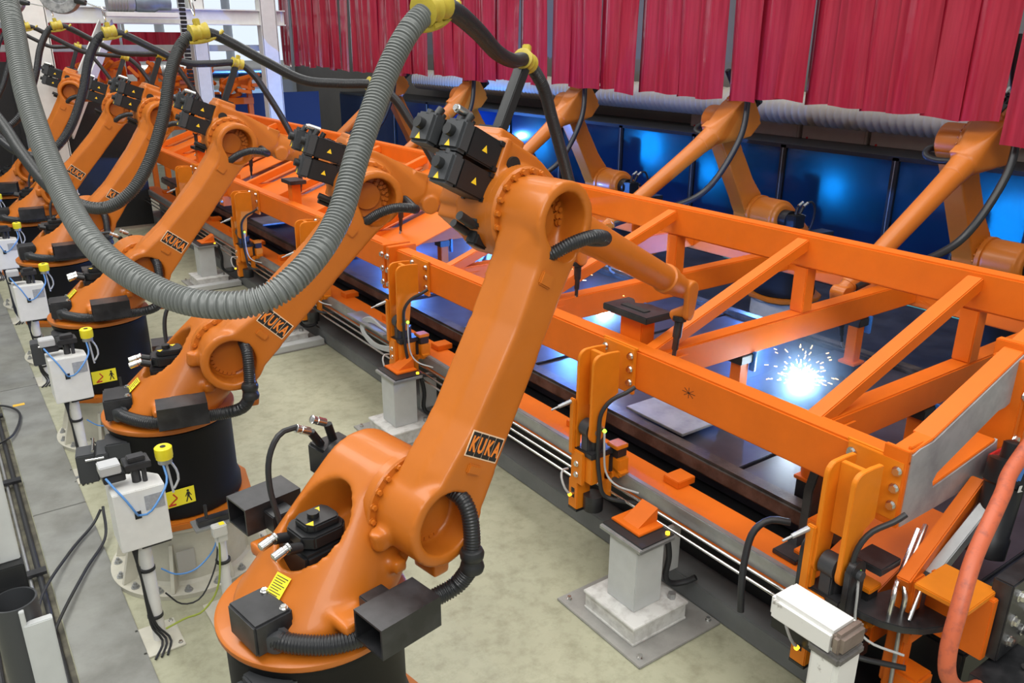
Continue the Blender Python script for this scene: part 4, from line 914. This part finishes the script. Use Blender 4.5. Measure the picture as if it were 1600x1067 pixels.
for k, x in enumerate((.07, .02, -.06, -.12, -.2)):
    part_w('pipe', lambda b: cyl(b, (x, 1.5, .03), (x, 19, .03), (.016, .010, .02, .012, .018)[k], n=10), (RUBBER, GALV, mat('olive_pipe', (.20, .19, .11), .5), RUBBER, RUBBER)[k], tr)
for k in range(7):
    part_w('cross_bracket', lambda b: box(b, (-.18, 3.6+1.3*k, .045), (.11, 3.66+1.3*k, .065)), BLACKS, tr)
for k, pts in enumerate(([(-.02, 4.2, .07), (.05, 4.6, .09), (.25, 5.05, .05), (.42, 5.3, .05), (.49, 5.35, .12)], [(-.06, 3.9, .07), (.1, 4.35, .07), (.3, 4.8, .05), (.46, 5.1, .05), (.5, 5.3, .16)], [(.02, 6.9, .07), (.15, 7.1, .05), (.23, 7.5, .05), (.14, 7.75, .05), (-.02, 7.8, .06)])):
    tag(put('floor_cable', build(lambda b: tube(b, pts, .009, 8), RUBBER)), ['black cable crossing the walkway, upper one', 'black cable crossing the walkway, lower one', 'black cable loop on the walkway at the left edge'][k], 'cable', 'cables crossing the walkway')
fp = thing('guard_rail_post', 'light grey channel post at the left edge with an open round tube below it', 'post', (-.1, 2.65, 0))
part_w('round_tube', lambda b: lathe(b, [(.066, .3), (.066, 1.345), (.060, 1.345), (.060, .9), (.01, .9)], (-.045, 2.655, 0), (0, 0, 1), 36), GREYP, fp)
part_w('channel', lambda b: (box(b, (-.035, 2.57, .0), (.045, 2.60, 1.29), bev=.003), box(b, (-.04, 2.575, 0), (-.025, 2.60, 1.34), bev=.002)), GREYW, fp)
part_w('upper_channel', lambda b: (box(b, (-.10, 2.76, 1.42), (.0, 2.80, 2.4), bev=.003), box(b, (-.10, 2.70, 1.40), (-.085, 2.78, 2.4), bev=.002)), GREYW, fp)
part_w('bracket', lambda b: box(b, (-.11, 2.722, 1.28), (.005, 2.80, 1.42), bev=.004), BLACKP, fp)

# ------------------------------------------------------------------ far side: screens, duct, cabinets, curtains
sf = thing('screen_fence', 'row of dark blue glossy welding screens behind the far robots', 'screen', (9.3, 10, 0))
ys = [2.2+1.58*k for k in range(12)]
for k, y in enumerate(ys):
    part_w('panel', lambda b: box(b, (9.3, y+.05, .05), (9.315, y+1.53, 1.70)), SMOKED, sf)
    part_w('post', lambda b: (box(b, (9.27, y-.045, 0), (9.33, y+.045, 1.74), bev=.004)), BLACK, sf)
    part_w('post_edge', lambda b: (box(b, (9.262, y-.004, .05), (9.27, y+.004, 1.70))), GALV, sf)
part_w('top_rail', lambda b: box(b, (9.27, 2.2, 1.70), (9.34, 21, 1.75)), BLACK, sf)
part_w('light_block_shelf', lambda b: box(b, (9.34, 2.2, 1.72), (10.4, 21, 1.74)), BLACK, sf)  # added to keep the arc light behind the screens off duct and wall
du = thing('ribbed_duct', 'beige ribbed air duct running above the blue screens', 'duct', (10.0, 10, 2.15))
part_w('duct_tube', lambda b: tube(b, [(10.0, 2.5, 2.12), (10.0, 6, 2.14), (10.0, 12, 2.16), (10, 18, 2.15)], .22, 20, corr=(.11, .03)), DUCT, du, 62)
for k in range(5):
    c = thing('wall_cabinet', ['beige wall cabinet nearest the right edge', 'beige wall cabinet, second from the right', 'beige wall cabinet, third from the right', 'beige wall cabinet, fourth from the right', 'beige wall cabinet farthest left'][k]+', above the blue screens', 'cabinet', (10.25, 4.2+1.05*k, 1.55), 0, 'beige wall cabinets')
    put('body', build(lambda b: box(b, (-.12, 0, 0), (.12, 1.0, .42), bev=.006), BEIGE), c); put('door', build(lambda b: box(b, (-.13, .03, .03), (-.12, .97, .39), bev=.003), BEIGE), c)
    put('lock', build(lambda b: cyl(b, (-.13, .9, .2), (-.14, .9, .2), .015, n=12), REDP), c)
def strip(b, y0, w_, z0, z1, ph, bend=0.0):
    nx, nz_ = 8, 10; vs = []
    for j in range(nz_+1):
        z = z0+(z1-z0)*j/nz_; row = []
        for i in range(nx+1):
            u = i/nx; x = .018*math.sin(u*math.pi*2+ph)+.02*math.sin(ph*3+z*1.3)+(.012*math.cos(u*2*math.pi)) - bend*max(0, (2.9-z))
            row.append((x, y0+w_*(u-.5)*(1+.04*math.sin(z*2+ph)), z+(.012*math.sin(u*3+ph) if j == 0 else 0)))
        vs.append(row)
    F = [[b.verts.new((x-.0015, y, z)) for x, y, z in r_] for r_ in vs]; K = [[b.verts.new((x+.0015, y, z)) for x, y, z in r_] for r_ in vs]
    for j in range(nz_):
        for i in range(nx):
            b.faces.new((F[j][i], F[j][i+1], F[j+1][i+1], F[j+1][i])); b.faces.new((K[j][i], K[j+1][i], K[j+1][i+1], K[j][i+1]))
    for i in range(nx): b.faces.new((F[0][i], K[0][i], K[0][i+1], F[0][i+1])); b.faces.new((F[nz_][i], F[nz_][i+1], K[nz_][i+1], K[nz_][i]))
    for j in range(nz_): b.faces.new((F[j][0], F[j+1][0], K[j+1][0], K[j][0])); b.faces.new((F[j][nx], K[j][nx], K[j+1][nx], F[j+1][nx]))
VAR = [build((lambda p: lambda b: strip(b, 0, .33, 2.47, 4.3, p))(p), CURT, 80) for p in (0, 1.1, 2.3, 3.6, 4.9)]
CX = 6.5
segs = [(1.9, 2.95, 'at the far right edge, hanging lowest'), (3.05, 5.55, 'right of the centre gap'), (5.68, 8.4, 'at the middle'), (8.53, 11.3, 'left of the middle'), (11.43, 14.5, 'second from the left'), (14.63, 17.6, 'at the left end')]
for k, (a, c, wd) in enumerate(segs):
    cu = thing('strip_curtain', 'red plastic strip curtain %s' % wd, 'curtain', (CX, (a+c)/2, 0), 0, 'red strip curtains over the line')
    n = max(3, round((c-a)/.29)); 
    for j in range(n):
        y = a+(c-a)*(j+.5)/n; zz = random.uniform(-.03, .03)
        mm = T((j % 2)*.03, y-(a+c)/2, zz-(.16 if k == 0 else 0)+(y-3)*.004) @ RZ(random.uniform(-.06, .06))
        put('strip', VAR[(j*3+k) % 5], cu, mm)
    put('rail', build(lambda b: box(b, (-.03, -(c-a)/2, 4.25), (.03, (c-a)/2, 4.33)), GALV), cu)
# ------------------------------------------------------------------ hall background, upper left
def col_(label, x, y, w_, d_, z1, name='steel_column'):
    o = thing(name, label, 'column', (x, y, 0))
    put('web', build(lambda b: box(b, (-w_/2+.02, -.01, 0), (w_/2-.02, .01, z1)), WHITE), o)
    for s in (-1, 1): put('flange', build(lambda b: box(b, (s*w_/2-.012, -d_/2, 0), (s*w_/2+.012, d_/2, z1), bev=.002), WHITE), o)
    put('cover', build(lambda b: box(b, (-w_/2, -d_/2, .0), (w_/2, -d_/2+.01, z1)), WHITE), o)
col_('white steel column at the left end of the red curtain', 6.05, 17, .30, .25, 5)
col_('white steel column behind the fourth robot hose', 4.75, 17.2, .26, .25, 5)
col_('broad white pillar behind the farthest robots at left', 1.55, 13.6, .34, .3, 5)
col_('white steel column farther back by the windows', 5.6, 21, .3, .25, 5)
hb = thing('portal_beam', 'white horizontal steel beam carrying the gearmotor at the upper left', 'beam', (3.5, 17, 3.3))
part_w('web', lambda b: box(b, (-1, 16.98, 3.30), (6.4, 17.0, 3.54)), WHITE, hb)
for z in (3.28, 3.54): part_w('flange', lambda b: box(b, (-1, 16.9, z), (6.4, 17.1, z+.022), bev=.002), WHITE, hb)
h2 = thing('portal_beam', 'lower white rail beam behind the hoses at upper left', 'beam', (3.5, 17.6, 2.8))
part_w('tube', lambda b: box(b, (-1, 17.6, 2.80), (6.4, 17.75, 2.92), bev=.01), GREYW, h2)
dgb = thing('diagonal_brace', 'white diagonal steel brace descending to the left pillar', 'brace', (2.4, 15, 2.6))
part_w('web', lambda b: bar(b, (3.05, 16.6, 3.25), (1.75, 14.0, 1.7), .02, .18, (0, 0, 1)), GREYW, dgb)
for s in (-1, 1): part_w('flange', lambda b: bar(b, (3.05+.1*s, 16.6, 3.25), (1.75+.1*s, 14.0, 1.7), .02, .20, (0, 0, 1)), WHITE, dgb)
gm = thing('gearmotor', 'blue grey gearmotor on top of the white beam at the upper left', 'motor', (3.7, 16.6, 3.4))
part_w('motor_barrel', lambda b: lathe(b, [(.05, 0), (.15, .01), (.16, .05), (.16, .42), (.14, .45), (.05, .46)], (3.05, 16.4, 3.62), (1, 0, 0), 28), mat('grey_motor_paint', (.33, .34, .35), .5, .2), gm)
part_w('gear_case', lambda b: (lathe(b, [(.05, 0), (.14, .01), (.17, .1), (.17, .3), (.12, .4), (.12, .6), (.05, .62)], (3.5, 16.4, 3.62), (1, 0, 0), 28),), MOTORB, gm)
part_w('fins', lambda b: [lathe(b, [(.15, 0), (.175, .004), (.175, .016), (.15, .02)], (3.12+.05*k, 16.4, 3.62), (1, 0, 0), 28) for k in range(6)] and None, mat('grey_motor_paint', (.33, .34, .35), .5, .2), gm)
part_w('mount', lambda b: box(b, (3.0, 16.25, 3.38), (4.2, 16.6, 3.46), bev=.01), WHITE, gm)
dc = thing('drive_chain', 'black hanging drive chain beside the gearmotor', 'chain', (4.25, 16.3, 2))
for k in range(34):
    part_w('chain_link', lambda b: (box(b, (4.22, 16.28, 3.7-.07*k), (4.33, 16.31, 3.7-.07*k+.055), bev=.006), ), BLACK, dc)
bs = thing('black_screen', 'black screen wall behind the farthest robots at the left edge', 'screen', (1, 14.6, 0))
part_w('panel', lambda b: box(b, (-1.5, 14.6, .05), (1.25, 14.62, 2.70)), BLACK, bs)
part_w('panel', lambda b: box(b, (1.85, 14.9, .05), (3.0, 14.92, 2.15)), BLACK, bs)
part_w('post', lambda b: box(b, (1.25, 14.57, 0), (1.31, 14.65, 2.72)), BLACK, bs)
nb = thing('navy_screen', 'dark navy screen between the white columns behind the third forearm', 'screen', (5.8, 18.4, 0))
part_w('panel', lambda b: box(b, (4.9, 18.4, .05), (7.6, 18.42, 1.93)), mat('navy_cloth', (.02, .03, .075), .6), nb)
part_w('post', lambda b: box(b, (4.86, 18.38, 0), (4.92, 18.44, 1.96)), BLACK, nb)
# back curtains
for q, (x0, x1, yy) in enumerate(((1.0, 1.9, 18.4), (2.0, 4.2, 21.5), (-1.0, .6, 18.4), (4.6, 6.6, 23.5))):
    cu = thing('strip_curtain', ['dark red strip curtain behind the left pillar', 'wide dark red curtain far behind the hoses', 'dark red curtain at the far left edge', 'dark red curtain at the far end of the hall'][q], 'curtain', ((x0+x1)/2, yy, 0), R(90), 'red curtains at the back of the hall')
    n = max(3, round((x1-x0)/.28))
    for j in range(n): put('strip', VAR[(j*2+q) % 5], cu, T(0, (x1-x0)*((j+.5)/n-.5), -1.1 if q != 1 else -.9))
    for s in (-1, 1): put('stanchion', build(lambda b: box(b, (.03, s*(x1-x0)/2-.03, 0), (.09, s*(x1-x0)/2+.03, 3.4)), GALV), cu)
# orange stock and machines far back
for q in range(5):
    o = thing('orange_rack', 'orange fixture rack at the back of the hall, %s from the left' % ['first', 'second', 'third', 'fourth', 'fifth'][q], 'rack', (2.95+.66*q, 17.9+.5*(q % 2), 0), 0, 'orange fixture racks at the back')
    rr = random.Random(q)
    for s in (-.26, .26):
        put('upright', build(lambda b: box(b, (s-.05, -.05, 0), (s+.05, .05, 2.45+.1*(q % 3)-.07*q), bev=.005), FRAME), o)
    for z in (.8, 1.3, 1.75, 2.1): put('shelf_bar', build(lambda b: box(b, (-.32, -.07, z), (.32, .07, z+.13), bev=.005), FRAME), o)
    for j in range(16):
        p = Vector((rr.uniform(-.36, .32), rr.uniform(-.3, .2), rr.uniform(1.9, 2.6-.08*q))); d = Vector((rr.uniform(-1, 1), rr.uniform(-.5, .5), rr.uniform(-.2, 1))).normalized()*.28
        put('arm_piece', build(lambda b: bar(b, p, p+d, .07, .09, (0, 1, 0), .01), FRAME), o)
# windows of the back wall and machine cabinets
for k in range(7):
    wn = struct('window_%d' % (k+1), build(lambda b: box(b, (-3.5+2.0*k, 26.9, 2.4), (-1.8+2.0*k, 27.0, 4.6)), GLASSW))
    put('window_frame', build(lambda b: (box(b, (-3.5+2.0*k, 26.85, 3.45), (-1.8+2.0*k, 26.9, 3.55)), box(b, (-2.70+2.0*k, 26.85, 2.4), (-2.62+2.0*k, 26.9, 4.6))), GREYW), wn)
for k in range(4):
    c = thing('machine_cabinet', '%s pale machine cabinet at the back of the hall' % ['first', 'second', 'third', 'fourth'][k], 'cabinet', (4.2+1.0*k, 22.5, 0), 0, 'pale machine cabinets at the back')
    put('body', build(lambda b: box(b, (0, 0, 0), (.85, .6, 2.2+.25*(k % 2)), bev=.02), WHITE), c)
    put('door', build(lambda b: box(b, (.06, -.02, .2), (.79, 0, 1.9), bev=.005), GREYW), c)
    put('window', build(lambda b: box(b, (.15, -.03, 1.2), (.7, -.02, 1.8), bev=.005), BLUEW), c)
for k in range(2): tag(put('pipe_stand', build(lambda b: box(b, (4.5+2.4*k, 19.95, 0), (4.6+2.4*k, 20.05, 2.12)), GREYW)), ['grey stand under the left end of the bright pipe', 'grey stand under the right end of the bright pipe'][k], 'stand', 'pipe stands')
pp = thing('overhead_pipe', 'large bright metal pipe running across the back of the hall', 'pipe', (4.5, 20, 2.6))
part_w('pipe', lambda b: cyl(b, (4.2, 20, 2.35), (7.5, 20, 2.35), .22, n=28), STEEL, pp)
for k in range(4): part_w('pipe_ring', lambda b: cyl(b, (4.6+.8*k, 20, 2.35), (4.66+.8*k, 20, 2.35), .235, n=28), GALV, pp)
# ------------------------------------------------------------------ welding arcs
def fume_mat(dens):
    M = bpy.data.materials.new('arc_glow_fume'); M.use_nodes = True; nt = M.node_tree; N = nt.nodes; L = nt.links
    N.remove(N['Principled BSDF']); V = N.new('ShaderNodeVolumePrincipled'); V.inputs['Color'].default_value = (.38, .64, 1, 1)
    tc = N.new('ShaderNodeTexCoord'); g = N.new('ShaderNodeTexGradient'); g.gradient_type = 'SPHERICAL'
    L.new(tc.outputs['Object'], g.inputs[0]); nz = N.new('ShaderNodeTexNoise'); nz.inputs['Scale'].default_value = 3.5; L.new(tc.outputs['Object'], nz.inputs['Vector'])
    pw = N.new('ShaderNodeMath'); pw.operation = 'POWER'; pw.inputs[1].default_value = 3.4; L.new(g.outputs['Fac'], pw.inputs[0])
    mu = N.new('ShaderNodeMath'); mu.operation = 'MULTIPLY'; L.new(pw.outputs[0], mu.inputs[0]); L.new(nz.outputs['Fac'], mu.inputs[1])
    m2 = N.new('ShaderNodeMath'); m2.operation = 'MULTIPLY'; m2.inputs[1].default_value = dens; L.new(mu.outputs[0], m2.inputs[0]); L.new(m2.outputs[0], V.inputs['Density'])
    L.new(V.outputs[0], N['Material Output'].inputs['Volume']); return M
FUME = fume_mat(9)  # fume volume added to give the arcs a soft glow
FUME_MESH = build(lambda b: lathe(b, [(math.sin(R(15*k)), -math.cos(R(15*k))) for k in range(13)], n=24), FUME)
def arc(label, p, power, nsp, seed, sz=.016, col=(.07, .27, 1), fume=0):
    o = thing('weld_arc', label, 'weld arc', p, 0, 'welding arcs')
    put('arc_core', build(lambda b: lathe(b, [(.001, -sz), (sz*.7, -sz*.7), (sz, 0), (sz*.7, sz*.7), (.001, sz)], n=16), ARC), o)
    l = bpy.data.lights.new('arc_light', 'POINT'); l.energy = power; l.color = col; l.shadow_soft_size = .02
    lo = bpy.data.objects.new('arc_light', l); COL.objects.link(lo); lo.parent = o; lo.location = (0, 0, .03)
    if fume: put('arc_glow_fume', FUME_MESH, o, T(0, 0, .04) @ Matrix.Scale(fume, 4))
    rr = random.Random(seed)
    for nm, m_, cnt in (('sparks', SPARK, nsp), ('white_sparks', SPARKW, nsp)):
        if not cnt: continue
        def fn(b):
            for k in range(cnt):
                d = Vector((rr.gauss(0, 1), rr.gauss(0, 1), abs(rr.gauss(0, 1))+.15)).normalized()
                dist = rr.uniform(.03, .26) if nm == 'sparks' else rr.uniform(.015, .14)
                q = d*dist; l_ = rr.uniform(.008, .03); e = (d+Vector((0, 0, -.6*dist*4))).normalized()
                cyl(b, q, q+e*l_, .0017, .0012, n=5)
        tag(put(nm, build(fn, m_), o), kind='stuff')
arc('brightest welding arc with orange sparks inside the nearest frame', (4.23, 2.84, .98), 420, 90, 1, .055, fume=.55)
arc('welding arc behind the near beam, right of the nearest arm', (3.90, 4.33, 1.10), 220, 12, 2, .045, fume=.4)
arc('welding arc hidden under the far beam at left of the nearest forearm', (4.6, 5.55, .95), 130, 30, 3)
arc('welding arc on the far side in front of the blue screens, hidden by the frame', (6.0, 4.6, 1.0), 70, 0, 4)
arc('welding arc on the far side behind the third far robot', (6.2, 9.4, 1.0), 160, 0, 5)
arc('welding arc under the second frame', (4.3, 8.3, 1.0), 200, 0, 6)
arc('welding arc in blue haze at the far end of the screens', (8.2, 14.4, 1.1), 420, 0, 7)
# next cell: arcs shining on the back of the screens, dark blockers added to cut silhouettes into their glow
for k, (y, z, pw) in enumerate(((9.45, 1.42, 420), (8.2, 1.2, 160), (6.15, 1.25, 150), (4.0, 1.15, 420), (12.3, 1.2, 300))):
    arc('welding arc of the next cell glowing through the blue screen, %s from the right' % ['fourth', 'third', 'second', 'first', 'fifth'][k], (9.52, y, z), pw*.26, 0, 10+k, .01, (.12, .62, 1))
    q = thing('arc_blocker', 'dark light blocker behind the blue screen, %s from the right' % ['fourth', 'third', 'second', 'first', 'fifth'][k], 'light blocker', (9.40, y, 0), 0, 'light blockers behind the screens')
    put('stem', build(lambda b: box(b, (-.02, .12, .05), (.02, .24, z+.1), bev=.01), BLACK), q)
    put('head', build(lambda b: prism(b, [(.1, 0), (.55, .02), (.6, .5), (.3, .62), (.05, .4)], .03, T(0, 0, z-.55) @ RZ(R(90)) @ RX(R(90)), .01), BLACK), q)
    put('shield', build(lambda b: box(b, (-.02, -.9, z-.95), (.02, .9, z-.28), bev=.004), BLACK), q)
    put('foot', build(lambda b: box(b, (-.1, -.3, 0), (.1, .3, .06), bev=.01), BLACK), q)
    put('leg', build(lambda b: box(b, (-.03, -.25, .05), (.03, -.19, z-.9), bev=.004), BLACK), q)
